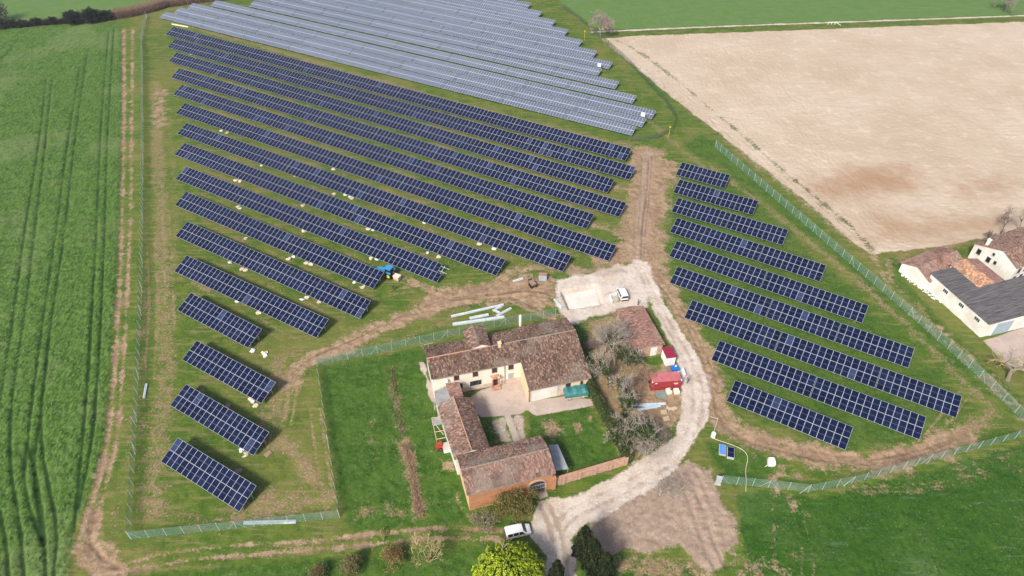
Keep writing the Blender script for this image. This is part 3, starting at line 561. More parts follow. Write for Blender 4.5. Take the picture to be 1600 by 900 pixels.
# ---------------------------------------------------------------- buildings
U = 1.146
def tiles_mesh(corners, pal, tw=.23, tl=.38, h=.06, seed=0, lich=.25):
    eL, eR, rR, rL = [np.array(c, float) for c in corners]
    L = (np.linalg.norm(eR-eL)+np.linalg.norm(rR-rL))/2; S = (np.linalg.norm(rL-eL)+np.linalg.norm(rR-eR))/2
    nu, nv = max(2, int(L/tw)), max(2, int(S/tl)); rr = np.random.RandomState(seed)
    n = np.cross(eR-eL, rL-eL); n = n/np.linalg.norm(n); n = n if n[2] > 0 else -n
    pal = np.array(pal); I, J = np.meshgrid(np.arange(nu), np.arange(nv)); I = I.ravel(); J = J.ravel(); N = len(I)
    V = np.zeros((N, 8, 3)); C = np.ones((N, 8, 4))
    cs = [(0,0.0), (.25,1.0), (.75,1.0), (1.0,0.0)]
    jt = rr.uniform(-.04,.04,N); ht = rr.uniform(.7,1.25,N)
    for e, (dj, lift) in enumerate(((-.08,.035), (1.0,.0))):
        for k, (du, hh) in enumerate(cs):
            a = np.clip((I+du)/nu, 0, 1)[:,None]; b = np.clip((J+dj+jt)/nv, -.02, 1)[:,None]
            p = (eL*(1-a)+eR*a)*(1-b)+(rL*(1-a)+rR*a)*b
            V[:,e*4+k] = p + n*((hh*h*ht+lift+.012)[:,None])
    base = pal[rr.randint(0, len(pal), N)]*rr.uniform(.72,1.25,(N,1))
    pu, pv = I*tw, J*tl; nz = vnoise(pu, pv, 2.6, seed+11); lc = np.array([.27,.25,.21])
    k = np.clip((nz-.55)*3, 0, 1)[:,None]*lich*1.2; base = base*(1-k)+lc*k
    dk = np.clip((vnoise(pu,pv,1.7,seed+23)-.58)*3, 0, 1)[:,None]*.35; base = base*(1-dk)
    C[:,:,:3] = base[:,None,:]
    m = MB(); m.v = [tuple(v) for v in V.reshape(-1,3)]
    for t in range(N):
        o = t*8; m.f += [(o,o+1,o+5,o+4), (o+1,o+2,o+6,o+5), (o+2,o+3,o+7,o+6), (o,o+3,o+2,o+1)]
    m.m = [0]*len(m.f); m.c = C.reshape(-1,4); return m
PALB = [(.17,.098,.072),(.20,.120,.088),(.125,.074,.058),(.24,.155,.11),(.15,.09,.07),(.30,.21,.15),(.11,.068,.054)]
PALP = [(.26,.155,.12),(.30,.185,.145),(.23,.135,.105),(.33,.215,.165),(.25,.155,.125),(.19,.115,.092)]
PALO = [(.46,.22,.13),(.38,.18,.11),(.52,.30,.18),(.42,.24,.15),(.55,.38,.26)]
PALR = [(.25,.135,.108),(.28,.155,.125),(.21,.115,.095),(.33,.20,.16)]
_ts = [0]
def roof(parent, corners, pal=PALB, slab=wood, tiled=True, name='roof', lich=.25, th=.14, tw=.23, tl=.38):
    eL, eR, rR, rL = [Vector(c) for c in corners]; dz = Vector((0,0,-th))
    b = MB(); b.loft([[eL+dz,eR+dz,rR+dz,rL+dz],[eL,eR,rR,rL]]); r = ob(name, b, parent, mats=slab)
    if tiled:
        _ts[0] += 1; ob('roof_tiles', tiles_mesh(corners, pal, tw, tl, seed=_ts[0], lich=lich), r, mats=tile, kind='stuff')
    return r
def ridge(parent, a, b, mat, r=.14): return ob('ridge_tiles', MB().tube(a, b, r, r, 8), parent, mats=mat)
def gable(u0, u1, sec, mside=None, m0=0, m1=0):
    m = MB(); n = len(sec); i = 0
    m.v = [(u0,v,z) for v,z in sec]+[(u1,v,z) for v,z in sec]
    m.f = [tuple(range(n))[::-1], tuple(range(n,2*n))]; m.m = [m0, m1]
    for k in range(n):
        j = (k+1)%n; m.f.append((k,j,n+j,n+k)); m.m.append(mside[k] if mside else 0)
    return m
def window(parent, u, z, w, h, v=0.0, shut=brown, openw=False, axis='u', sgn=-1, sill=True):
    fr = thing_child = None
    def bx(c, d): 
        return MB().box((c[0], v+sgn*c[1], c[2]), d) if axis == 'u' else MB().box((v+sgn*c[1], c[0], c[2]), (d[1], d[0], d[2]))
    fr = ob('window', bx((u,.0,z), (w+.16,.10,h+.16)), parent, mats=concrete)
    ob('pane', bx((u,.045,z), (w,.04,h)), fr, mats=pane)
    if shut:
        if openw:
            for s in (-1,1): ob('shutter', bx((u+s*(w*.78),.07,z), (w*.5,.05,h)), fr, mats=shut)
        else:
            for s in (-1,1): ob('shutter', bx((u+s*w*.25,.075,z), (w*.48,.05,h)), fr, mats=shut)
    if sill: ob('sill', bx((u,.09,z-h/2-.08), (w+.2,.18,.07)), fr, mats=concrete)
    return fr
ridgem = pm('terracotta_ridge', (.46,.26,.18), (.38,.21,.15), 4, rough=.9)
# --- farmhouse with its barn under one ridge
FO, FA = (-13.4*U, 77.0*U), R(15)
fh = thing('farmhouse', (FO[0],FO[1],0), FA, 'cream two-storey farmhouse with brown tiled roof and deep barn attached', 'house')
HL, BL_, BF, BB = 17.65, 30.1, -5.8, 9.3
hz = lambda v: 7.2-(4-v)*.31 if v < 4 else 7.2-(v-4)*.31
bz = lambda v: 7.2-(4-v)*.322
ob('wall', gable(0, HL, [(0,-.3),(8,-.3),(8,hz(8)-.15),(4,7.05),(0,hz(0)-.15)], m0=1), fh, mats=[plaster, plasterw])
ob('barn_wall', gable(HL+.003, BL_, [(BF,-.3),(BB,-.3),(BB,hz(BB)-.15),(4,7.05),(BF,bz(BF)-.15)], [0,0,0,0,0], 1, 0), fh, mats=[plasterk, plastery])
roof(fh, [(-.25,-.3,hz(-.3)),(HL,-.3,hz(-.3)),(HL,4,7.2),(-.3,4,7.2)])
roof(fh, [(HL,BF-.4,bz(BF-.4)),(BL_+.35,BF-.4,bz(BF-.4)),(BL_+.35,4,7.2),(HL,4,7.2)])
roof(fh, [(BL_+.35,BB+.3,hz(BB+.3)),(HL+2,BB+.3,hz(BB+.3)),(HL+2,4,7.2),(BL_+.35,4,7.2)])
roof(fh, [(HL+2,BB-.2,hz(BB-.2)),(-.3,8.4,hz(8.4)),(-.3,4,7.2),(HL+2,4,7.2)])
ridge(fh, (-.35,4,7.28), (HL-5,4,7.28), ridgem); ridge(fh, (HL-5,4,7.28), (BL_+.35,4,7.28), bark, .12)
ob('plinth', MB().box((HL/2,-.03,.45), (HL-.1,.08,1.3)), fh, mats=plasterk)
for px, py in ((712.8,586.7),(742.4,580.7),(772.5,574.2),(798.3,568.7)):
    u, z = onwall(px, py, FO, FA); window(fh, u, max(4.0,min(4.55,z)), 1.0, 1.25)
u, z = onwall(743,597.6,FO,FA); window(fh, u, 1.95, 1.1, 1.3, openw=True, shut=dark)
u, z = onwall(798.3,586,FO,FA); window(fh, u, 1.95, 1.0, 1.4, shut=grey)
u, z = onwall(719,602.6,FO,FA); window(fh, u, 1.95, .9, 1.3, shut=dark)
u, z = onwall(773.8,594,FO,FA)
dr = ob('door', MB().box((u,-.05,1.35), (1.3,.12,2.3)), fh, mats=brickr); ob('door_leaf', MB().box((u,-.13,1.25), (.85,.06,2.0)), dr, mats=brown)
cn = ob('canopy', MB().obox((u-.9,-.05,3.05), (1.8,0,0), (0,-.8,-.3), (0,0,.1)), fh, mats=wood)
ob('roof_tiles', tiles_mesh([(u-.95,-.9,2.84),(u+.95,-.9,2.84),(u+.95,-.02,3.16),(u-.95,-.02,3.16)], PALO, seed=77), cn, mats=tile, kind='stuff')
for s in (-1,1): ob('canopy_pillar', MB().box((u+s*.75,-.7,1.25), (.16,.16,3.0)), fh, mats=brickr)
ob('step', MB().box((u,-1.1,.05), (1.9,.6,.3)).box((u,-.6,.12),(1.9,.5,.5)), fh, mats=brickr)
u, z = onwall(788.6,585,FO,FA); ob('drainpipe', MB().tube((u,-.12,-.1),(u,-.12,5.5),.07,.07,8), fh, mats=bark)
ob('drainpipe', MB().tube((HL+.15,BF-.12,-.1),(HL+.15,BF-.12,3.9),.08,.08,8), fh, mats=bark)
ob('gutter', MB().box((HL/2,-.38,hz(-.3)-.12), (HL,.14,.12)), fh, mats=bark); ob('gutter', MB().box(((HL+BL_)/2,BF-.5,bz(BF-.4)-.12), (BL_-HL+.5,.14,.12)), fh, mats=bark)
u, z = onwall(697,593,FO,FA); dsh = ob('satellite_dish', MB().tube((u,-.3,z),(u-.1,-.5,z+.05),.42,.30,14).tube((u,0,z-.1),(u,-.32,z),.03,.03,5), fh, mats=white)
# barn front: big pale door, dark opening, small yellow bay
ob('barn_door', MB().box((HL+3.3,BF-.03,1.45), (5.2,.08,3.0)), fh, mats=plasterw)
ob('barn_opening', MB().box((BL_-4.3,BF-.02,1.9), (1.0,.08,3.2)), fh, mats=dark)
ob('barn_bay', MB().box((BL_-1.9,BF-.03,1.75), (3.4,.08,3.4)), fh, mats=plastery); ob('barn_window', MB().box((BL_-1.5,BF-.09,2.4), (.55,.06,1.2)), fh, mats=dark)
# belvedere on the ridge
c = fh.matrix_basis.inverted()@G(746,530,8.2); tu, tv = c.x, c.y+1.0
ob('belvedere_wall', gable(tu-1.9, tu+1.9, [(tv-2.6,5.6),(tv+2.4,5.0),(tv+2.4,7.7),(tv-2.6,7.7)]), fh, mats=plasterw)
roof(fh, [(tu-2.2,tv+2.7,7.65),(tu-2.2,tv-2.9,7.65),(tu,tv-2.9,8.7),(tu,tv+2.7,8.7)], name='belvedere_roof'); roof(fh, [(tu+2.2,tv-2.9,7.65),(tu+2.2,tv+2.7,7.65),(tu,tv+2.7,8.7),(tu,tv-2.9,8.7)], name='belvedere_roof')
ob('chimney', MB().box((tu+4.0,3.6,7.5), (.55,.55,1.3)).box((tu+4.0,3.6,8.2),(.75,.75,.12)), fh, mats=plastery)
ca = fh.matrix_basis.inverted()@G(815.6,512,6.2); ob('flue', MB().tube((ca.x,BB+.45,-.2),(ca.x,BB+.45,8.3),.27,.27,12).tube((ca.x,BB+.45,8.3),(ca.x,BB+.45,8.7),.33,.1,12), fh, mats=plasterw)
ob('aerial', MB().tube((.6,7.8,5.6),(.6,7.8,7.4),.03,.03,5).tube((-.2,7.8,7.3),(1.6,7.8,7.3),.03,.03,5), fh, mats=galv)
# --- side wing
WO, WA = (-12.2*U, 71.8*U), R(-71.6); WLn, WWd = 12.6, 6.55
wg = thing('stable_wing', (WO[0],WO[1],0), WA, 'narrow tiled stable wing joining the farmhouse to the gate building', 'farm building')
wz = lambda v: 6.35-abs(v-3.15)*.5
ob('wall', gable(.1, WLn-.1, [(.3,-.3),(6.25,-.3),(6.25,wz(6.25)-.15),(3.15,6.2),(.3,wz(.3)-.15)]), wg, mats=plasterw)
roof(wg, [(0,0,wz(0)),(WLn,0,wz(0)),(WLn,3.15,6.35),(0,3.15,6.35)], PALP+PALB, lich=.3); roof(wg, [(WLn,WWd,wz(WWd)),(0,WWd,wz(WWd)),(0,3.15,6.35),(WLn,3.15,6.35)], PALB, lich=.1)
ridge(wg, (0,3.15,6.42), (WLn,3.15,6.42), ridgem, .13)
ob('door', MB().box((5,6.28,1.1),(1.4,.08,2.2)), wg, mats=brown)
# --- gate building
GO, GA = (-6.45*U, 55.25*U), R(16.2); GL, GD = 15.2, 7.3
gb = thing('gate_building', (GO[0],GO[1],0), GA, 'orange plastered tiled building with dark arched carriage gate', 'farm building')
gz = lambda v: 7.0-abs(v-3.65)*.36
gw = MB(); gw = gable(.15, GL-.15, [(.15,-.3),(7.1,-.3),(7.1,gz(7.1)-.15),(3.65,6.85),(.15,gz(.15)-.15)], [1,1,1,1,0], 2, 0)
ob('wall', gw, gb, mats=[plastero, plasterk, plastero_lit])
ob('front_plaster', MB().box((5.4,.11,2.6), (10.4,.09,5.6)), gb, mats=plastero)
roof(gb, [(-.2,-.35,gz(-.35)),(GL+.2,-.35,gz(-.35)),(GL+.2,3.65,7.0),(-.2,3.65,7.0)], PALP, lich=.35); roof(gb, [(GL+.2,7.6,gz(7.6)),(-.2,7.6,gz(7.6)),(-.2,3.65,7.0),(GL+.2,3.65,7.0)], PALP+PALB, lich=.4)
ridge(gb, (-.2,3.65,7.06), (GL+.2,3.65,7.06), bark, .12)
u0, u1 = onwall(827.5,758,GO,GA)[0], onwall(851.5,752,GO,GA)[0]; uc, hw = (u0+u1)/2, (u1-u0)/2
arc = [(u0,-.2),(u1,-.2)]+[(uc+hw*math.cos(R(a)), 2.6+1.0*math.sin(R(a))) for a in range(0,181,15)]
ag = MB(); ag.loft([[(x,.05,z) for x,z in arc],[(x,.16,z) for x,z in arc]]); gt = ob('arched_gate', ag, gb, mats=dark)
bars = MB()
for i in range(9): bars.box((u0+(i+.5)*(u1-u0)/9,.02,1.3),(.04,.03,2.8))
for z in (.3,1.4,2.5): bars.box((uc,.02,z),(u1-u0,.03,.06))
ob('gate_bars', bars, gt, mats=grey)
ar2 = MB()
for a in range(0,180,12): 
    p = [(uc+(hw+d)*math.cos(R(b)), 2.6+(1.0+d)*math.sin(R(b))) for b,d in ((a,.02),(a,.35),(a+12,.35),(a+12,.02))]
    ar2.loft([[(x,.0,z) for x,z in p],[(x,.15,z) for x,z in p]])
ob('arch_surround', ar2.box((u0-.2,.06,1.2),(.36,.12,2.9)).box((u1+.2,.06,1.2),(.36,.12,2.9)), gb, mats=brickp)
ob('gutter', MB().box((GL/2,-.42,gz(-.35)-.12),(GL+.3,.13,.12)), gb, mats=bark)
ob('pier', MB().box((GL+.1,.2,1.6),(.7,.6,3.8)), gb, mats=plastero)
# --- annexes between wing and house, lean-to shed
def annex(name, px, z0, z1, top, wallm, label, cat, tiled=None):
    P = [G(x,y,z1) for x,y in px]; c = sum(P, Vector())/len(P); t = thing(name, (c.x,c.y,0), 0, label, cat)
    L = [(p.x-c.x,p.y-c.y) for p in P]; ob('wall', MB().extr(L, z0, z1-.1), t, mats=wallm)
    s = MB().extr([(x*1.06,y*1.06) for x,y in L], z1-.1, z1); r = ob('roof', s, t, mats=top)
    return t, L, r
t, L, r = annex('porch_annex', [(696.7,599.2),(717.5,598.3),(724.2,620.8),(704.2,621.7)], -.2, 4.2, wood, plasterw, 'small rusty red tiled porch annex between farmhouse and stable wing', 'annex')
ob('roof_tiles', tiles_mesh([(L[0][0],L[0][1],4.22),(L[3][0],L[3][1],4.22),(L[2][0],L[2][1],4.55),(L[1][0],L[1][1],4.55)], PALR, seed=55), r, mats=tile, kind='stuff')
annex('flat_annex', [(679,611.7),(698,603.3),(704,621.7),(682.5,631.7)], -.2, 4.1, flatroof, plasterw, 'grey flat-roofed annex at the corner of the stable wing', 'annex')
P = [G(x,y,2.9) for x,y in ((857.5,695.8),(871.7,694.2),(888.3,732.5),(868,735))]; c = sum(P, Vector())/4; t = thing('lean_to', (c.x,c.y,0), 0, 'grey corrugated metal lean-to roof beside the walled garden', 'shed')
Lp = [p-c for p in P]; b = MB(); n = 26
for i in range(n):
    a, d = i/n, (i+.55)/n; q_ = [Lp[0].lerp(Lp[3],a), Lp[1].lerp(Lp[2],a), Lp[1].lerp(Lp[2],d), Lp[0].lerp(Lp[3],d)]
    b.loft([[Vector((p.x,p.y,2.86)) for p in q_],[Vector((p.x,p.y,2.93)) for p in q_]])
b.loft([[Vector((p.x,p.y,2.80)) for p in Lp],[Vector((p.x,p.y,2.87)) for p in Lp]]); ob('roof', b, t, mats=metalroof)
for p in Lp: ob('post', MB().box((p.x*.93,p.y*.93,1.35),(.14,.14,3.0)), t, mats=wood)
# --- garden wall with recessed brick panels
A, Bq = G(853,764), G(980,726); d = Bq-A; Lw = d.length; wa = math.atan2(d.y,d.x)
gwl = thing('garden_wall', A, wa, 'pale brick garden wall with framed recessed panels along the gravel road', 'wall')
ob('wall', MB().box((Lw/2,.15,1.0),(Lw,.28,2.5)), gwl, mats=brickp); ob('coping', MB().box((Lw/2,.15,2.3),(Lw+.1,.36,.1)), gwl, mats=brickr)
for i in range(6): ob('pillar', MB().box((.3+i*(Lw-.6)/5,.1,1.0),(.45,.42,2.55)), gwl, mats=brickp)
for i in range(5):
    w = (Lw-.6)/5; x = .3+(i+.5)*w; f = MB()
    for (cx,cz,dx,dz) in ((x,.55,w-.9,.14),(x,1.85,w-.9,.14),(x-w/2+.45,1.2,.14,1.4),(x+w/2-.45,1.2,.14,1.4)): f.box((cx,-.02,cz),(dx,.1,dz))
    ob('panel_frame', f, gwl, mats=brickr)
# --- brick shed by the road
SO, SA = (22.65*U, 86.2*U), R(13.9)
sh = thing('brick_shed', (SO[0],SO[1],0), SA, 'low brick shed with rusty tiled roof and two white doors', 'shed')
sz = lambda u: 3.55-abs(u-2.87)*.17
sb = MB(); sec = [(0,-.3),(5.73,-.3),(5.73,2.95),(2.87,3.4),(0,2.95)]
sb.loft([[(u,0,z) for u,z in sec],[(u,11.6,z) for u,z in sec]]); ob('wall', sb, sh, mats=brickp)
roof(sh, [(-.3,11.9,sz(-.3)),(-.3,-.3,sz(-.3)),(2.87,-.3,3.55),(2.87,11.9,3.55)], PALR, lich=.2); roof(sh, [(6.03,-.3,sz(-.3)),(6.03,11.9,sz(-.3)),(2.87,11.9,3.55),(2.87,-.3,3.55)], PALR, lich=.2)
for u, w in ((.75,.9),(3.85,1.4)):
    d_ = ob('door', MB().box((u,-.04,1.15),(w,.08,2.3)), sh, mats=whitem); ob('handle', MB().box((u+w*.35,-.1,1.1),(.06,.06,.2)), d_, mats=dark)
# --- farm by the ploughed field
def gab_u(name, o, a, Lu, D, ef, eb, rv, rz_, wallm, pal, label, cat, front=None, slabm=wood, tiled=True, over=.3):
    t = thing(name, (o[0],o[1],0), a, label, cat); sf, sb_ = (rz_-ef)/rv, (rz_-eb)/(D-rv)
    ob('wall', gable(0, Lu, [(0,-.3),(D,-.3),(D,eb-.12),(rv,rz_-.12),(0,ef-.12)], [0,0,0,0,1 if front else 0], 0, 0), t, mats=[wallm, front or wallm])
    roof(t, [(-over,-over,ef-sf*over),(Lu+over,-over,ef-sf*over),(Lu+over,rv,rz_),(-over,rv,rz_)], pal, slabm, tiled); roof(t, [(Lu+over,D+over,eb-sb_*over),(-over,D+over,eb-sb_*over),(-over,rv,rz_),(Lu+over,rv,rz_)], pal, slabm, tiled)
    return t
VO, VA = (88.5*U, 91.6*U), R(15.4)
wb = thing('white_barn', (VO[0],VO[1],0), VA, 'long white barn with dark grey corrugated roof and blue-grey door', 'barn')
ob('wall', MB().extr([(0,0),(18,0),(18,10),(6,10),(6,17.2),(0,17.2)], -.3, 4.25), wb, mats=plasterw)
def corr(name, quad, mat, n, parent):
    eL,eR,rR,rL = [Vector(q) for q in quad]; b = MB(); dn = Vector((0,0,.09)); b.loft([[eL-dn,eR-dn,rR-dn,rL-dn],[eL,eR,rR,rL]])
    for i in range(n):
        a, c_ = (i+.2)/n, (i+.7)/n; q_ = [eL.lerp(rL,a), eR.lerp(rR,a), eR.lerp(rR,c_), eL.lerp(rL,c_)]; b.loft([q_, [p+dn for p in q_]])
    return ob(name, b, parent, mats=mat)
corr('roof', [(-.25,-.4,4.25),(18.3,-.4,5.4),(18.3,9.9,5.4),(-.25,9.9,4.25)], fiber, 22, wb); corr('roof', [(-.25,9.9,4.25),(6.2,9.9,4.65),(6.2,17.4,4.65),(-.25,17.4,4.25)], fiber, 16, wb)
ob('gable_fill', MB().loft([[(0,.1,4.1),(18,.1,4.1),(18,.1,5.2)],[(0,.3,4.1),(18,.3,4.1),(18,.3,5.2)]]), wb, mats=plasterw)
u = onwall(1564,515,VO,VA)[0]; dd = ob('barn_door', MB().box((u,-.05,1.6),(4.4,.12,3.6)), wb, mats=bluegrey); ob('door_frame', MB().box((u-2.4,-.06,1.6),(.3,.16,3.6)), dd, mats=whitem)
for px, py in ((1479,453),(1504,474.5),(1529,496)):
    n_ = Vector((-math.cos(VA),-math.sin(VA),0)); dr_ = ray(px,py); p0 = Vector((VO[0],VO[1],0)); tt = (p0-Vector((0,0,CAM_H))).dot(n_)/dr_.dot(n_); p = Vector((0,0,CAM_H))+dr_*tt
    vv = (p-p0).dot(Vector((-math.sin(VA),math.cos(VA),0))); w_ = ob('window', MB().box((-.02,vv,3.1),(.1,1.5,.95)), wb, mats=whitem)
    for s in (-1,0,1): ob('pane', MB().box((-.09,vv+s*.45,3.1),(.06,.34,.75)), w_, mats=dark)
og = thing('tiled_store', (VO[0]+6.2*math.cos(VA)-9.8*math.sin(VA)*1, VO[1]+6.2*math.sin(VA)+9.8*math.cos(VA), 0), VA, 'bright orange tiled store wedged between white barn and white house', 'farm building')
ob('wall', MB().loft([[(0,.2,-.3),(7,.2,-.3),(7,.2,4.6),(3.5,.2,5.4),(0,.2,4.6)],[(0,8.5,-.3),(7,8.5,-.3),(7,8.5,4.6),(3.5,8.5,5.4),(0,8.5,4.6)]]), og, mats=plasterw)
roof(og, [(-.3,8.6,4.7),(-.3,-.1,4.7),(3.5,-.1,5.55),(3.5,8.6,5.55)], PALO, lich=.2); roof(og, [(7.3,-.1,4.7),(7.3,8.6,4.7),(3.5,8.6,5.55),(3.5,-.1,5.55)], PALR, lich=.2)
gab_u('old_byre', (84.3*U,105.2*U), R(27), 12.9, 7.6, 2.75, 2.75, 3.8, 4.3, plasterw, PALP+PALR, 'low old byre with mottled pinkish tiled roof beside the white barn', 'farm building')
rh = gab_u('white_house', (101.9*U,107.0*U), R(23), 16, 10.9, 5.2, 4.4, 4.2, 7.0, plasterw, PALP+PALB, 'tall white farmhouse with dark windows, red tiles and white chimney', 'house')
ob('chimney', MB().box((.5,8.6,6.0),(.6,.6,1.8)).box((.5,8.6,6.95),(.8,.8,.12)), rh, mats=plasterw)
for v, z, w, h in ((9.2,3.0,.95,1.4),(6.4,2.6,.95,1.4),(5.9,4.6,.5,.7),(4.7,2.9,.6,.9)): window(rh, v, z, w, h, v=0, shut=None, axis='v', sgn=-1)
for u_, z in ((1.6,3.6),(3.8,3.6),(1.4,1.2),(3.6,1.2)): window(rh, u_, z, .9, 1.4, shut=dark)

# ---------------------------------------------------------------- vehicles
def wheel(parent, c, r, w, rim=galv, name='wheel'):
    t = ob(name, MB().tube((0,-w/2,0),(0,w/2,0),r,r,18), parent, c, mats=black, smooth=False); ob('rim', MB().tube((0,-w/2-.012,0),(0,w/2+.012,0),r*.6,r*.6,14), t, mats=rim); return t
def van(P0, P1, label, group=None, L=4.4, Wd=1.84, Hh=1.84):
    d = P1-P0; a = math.atan2(d.y,d.x); t = thing('white_van', (P0.x,P0.y,0), a, label, 'van', group)
    st = [(0,.95,1.35,.80,.62),(.06,1.0,1.72,.88,.70),(.3,1.02,Hh,.915,.74),(1.4,1.02,Hh+.02,.92,.76),(2.5,1.02,Hh-.02,.92,.75),(2.95,1.02,Hh-.12,.92,.72),(3.6,1.0,1.08,.915,.80),(4.0,.90,.96,.90,.74),(4.3,.74,.80,.82,.62),(L,.55,.62,.70,.55)]
    rings = []
    for x, be, ro, hw, hr in st:
        zb = .28 if x < 4.3 else .34
        rings.append([(x,-hw*.95,zb),(x,-hw,zb+.2),(x,-hw,be),(x,-hr,ro-.05),(x,-hr+.14,ro),(x,hr-.14,ro),(x,hr,ro-.05),(x,hw,be),(x,hw,zb+.2),(x,hw*.95,zb)])
    bd = ob('body', MB().loft(rings), t, mats=white)
    md = bd.modifiers.new('b','BEVEL'); md.width = .03; md.segments = 2; md.limit_method = 'ANGLE'
    def sidew(x0,x1,s):
        def at(x,f):
            for q0,q1 in zip(st,st[1:]):
                if q0[0] <= x <= q1[0]:
                    k = (x-q0[0])/(q1[0]-q0[0]); be,ro,hw,hr = [q0[i]*(1-k)+q1[i]*k for i in (1,2,3,4)]; return Vector((x, s*((hw*(1-f)+hr*f)+.012), be*(1-f)+(ro-.05)*f))
        p = [at(x0,.06),at(x1,.06),at(x1-(.25 if x1 > 2.9 else 0),.86),at(x0,.86)]; return MB().loft([p,[q_-Vector((0,s*.02,0)) for q_ in p]])
    for s in (-1,1):
        for x0,x1 in ((.35,1.15),(1.28,2.15),(2.28,3.1)): ob('side_window', sidew(x0,x1,s), t, mats=pane)
        ob('headlight', MB().box((4.2,s*.66,.74),(.3,.24,.12)), t, mats=lampm); ob('tail_lamp', MB().box((.03,s*.80,1.1),(.1,.12,.5)), t, mats=tail)
        ob('mirror', MB().box((3.15,s*1.0,1.12),(.12,.2,.16)), t, mats=dark)
        for x in (.85,3.45): wheel(t, (x,s*.78,.32), .32, .22)
    ob('windscreen', MB().loft([[(3.02,-.66,Hh-.16),(3.02,.66,Hh-.16),(3.53,.76,1.14),(3.53,-.76,1.14)],[(3.05,-.66,Hh-.14),(3.05,.66,Hh-.14),(3.57,.76,1.16),(3.57,-.76,1.16)]]), t, mats=pane)
    ob('rear_window', MB().loft([[(.05,-.66,1.66),(.05,.66,1.66),(.0,.72,1.12),(.0,-.72,1.12)],[(-.01,-.66,1.66),(-.01,.66,1.66),(-.05,.72,1.12),(-.05,-.72,1.12)]]), t, mats=pane)
    ob('bumper', MB().box((.02,0,.45),(.2,1.7,.26)), t, mats=dark); ob('bumper', MB().box((4.36,0,.45),(.2,1.5,.24)), t, mats=dark); return t
p0, p1 = G(791,846), G(832,836.5); dv = (p1-p0).normalized(); nv_ = Vector((-dv.y,dv.x,0))
van(p0+nv_*.92, p1+nv_*.92, 'white van parked on the dirt track beside the bright willow')
dv = (G(966.3,453,1.5)-G(971,463.7,1.5)).normalized(); p0 = G(976,471.5)
van(p0, p0+dv, 'white van parked next to the excavated pit on pale gravel')
# tractor with rear crate
tr = thing('tractor', G(606,430), R(-28), 'blue tractor between two rows of dark solar tables', 'tractor')
ob('bonnet', MB().box((-1.1,0,1.25),(1.9,.85,.7)).box((-2.05,0,1.2),(.12,.75,.55)), tr, mats=blue); ob('chassis', MB().box((-.2,0,.75),(3.4,.55,.45)), tr, mats=dark)
ob('cab_glass', MB().loft([[(-.2,-.65,1.3),(1.3,-.65,1.3),(1.3,.65,1.3),(-.2,.65,1.3)],[(-.05,-.6,2.5),(1.2,-.6,2.5),(1.2,.6,2.5),(-.05,.6,2.5)]]), tr, mats=pane); ob('cab_roof', MB().box((.6,0,2.6),(1.7,1.6,.2)), tr, mats=blue)
for x,y in ((-.2,-.62),(1.28,-.62),(1.28,.62),(-.2,.62)): ob('cab_pillar', MB().tube((x,y,1.2),(x*.9+.07,y*.97,2.55),.05,.05,5), tr, mats=dark)
for s in (-1,1): wheel(tr,(1.0,s*.95,.8),.8,.45,yellow); wheel(tr,(-1.6,s*.8,.5),.5,.32,yellow); ob('mudguard', MB().box((1.0,s*.95,1.68),(1.3,.5,.1)), tr, mats=blue)
ob('exhaust', MB().tube((-.7,.3,1.6),(-.7,.3,2.6),.05,.05,6), tr, mats=dark); ob('rear_linkage', MB().box((2.1,0,.7),(1.2,.8,.12)).box((2.6,-.35,.5),(1.3,.12,.1)).box((2.6,.35,.5),(1.3,.12,.1)), tr, mats=redm); ob('front_arm', MB().box((-2.6,0,1.0),(1.0,1.3,.25)), tr, mats=blue)
cr = thing('wooden_crate', G(621,437), R(-28), 'pale crate with white lid carried behind the blue tractor', 'crate'); ob('box', MB().box((0,0,.75),(1.5,1.2,.9)), cr, mats=woodp); ob('lid', MB().box((0,0,1.24),(1.6,1.3,.1)), cr, mats=bagm); ob('pallet', MB().box((0,0,.14),(1.5,1.2,.3)), cr, mats=wood)
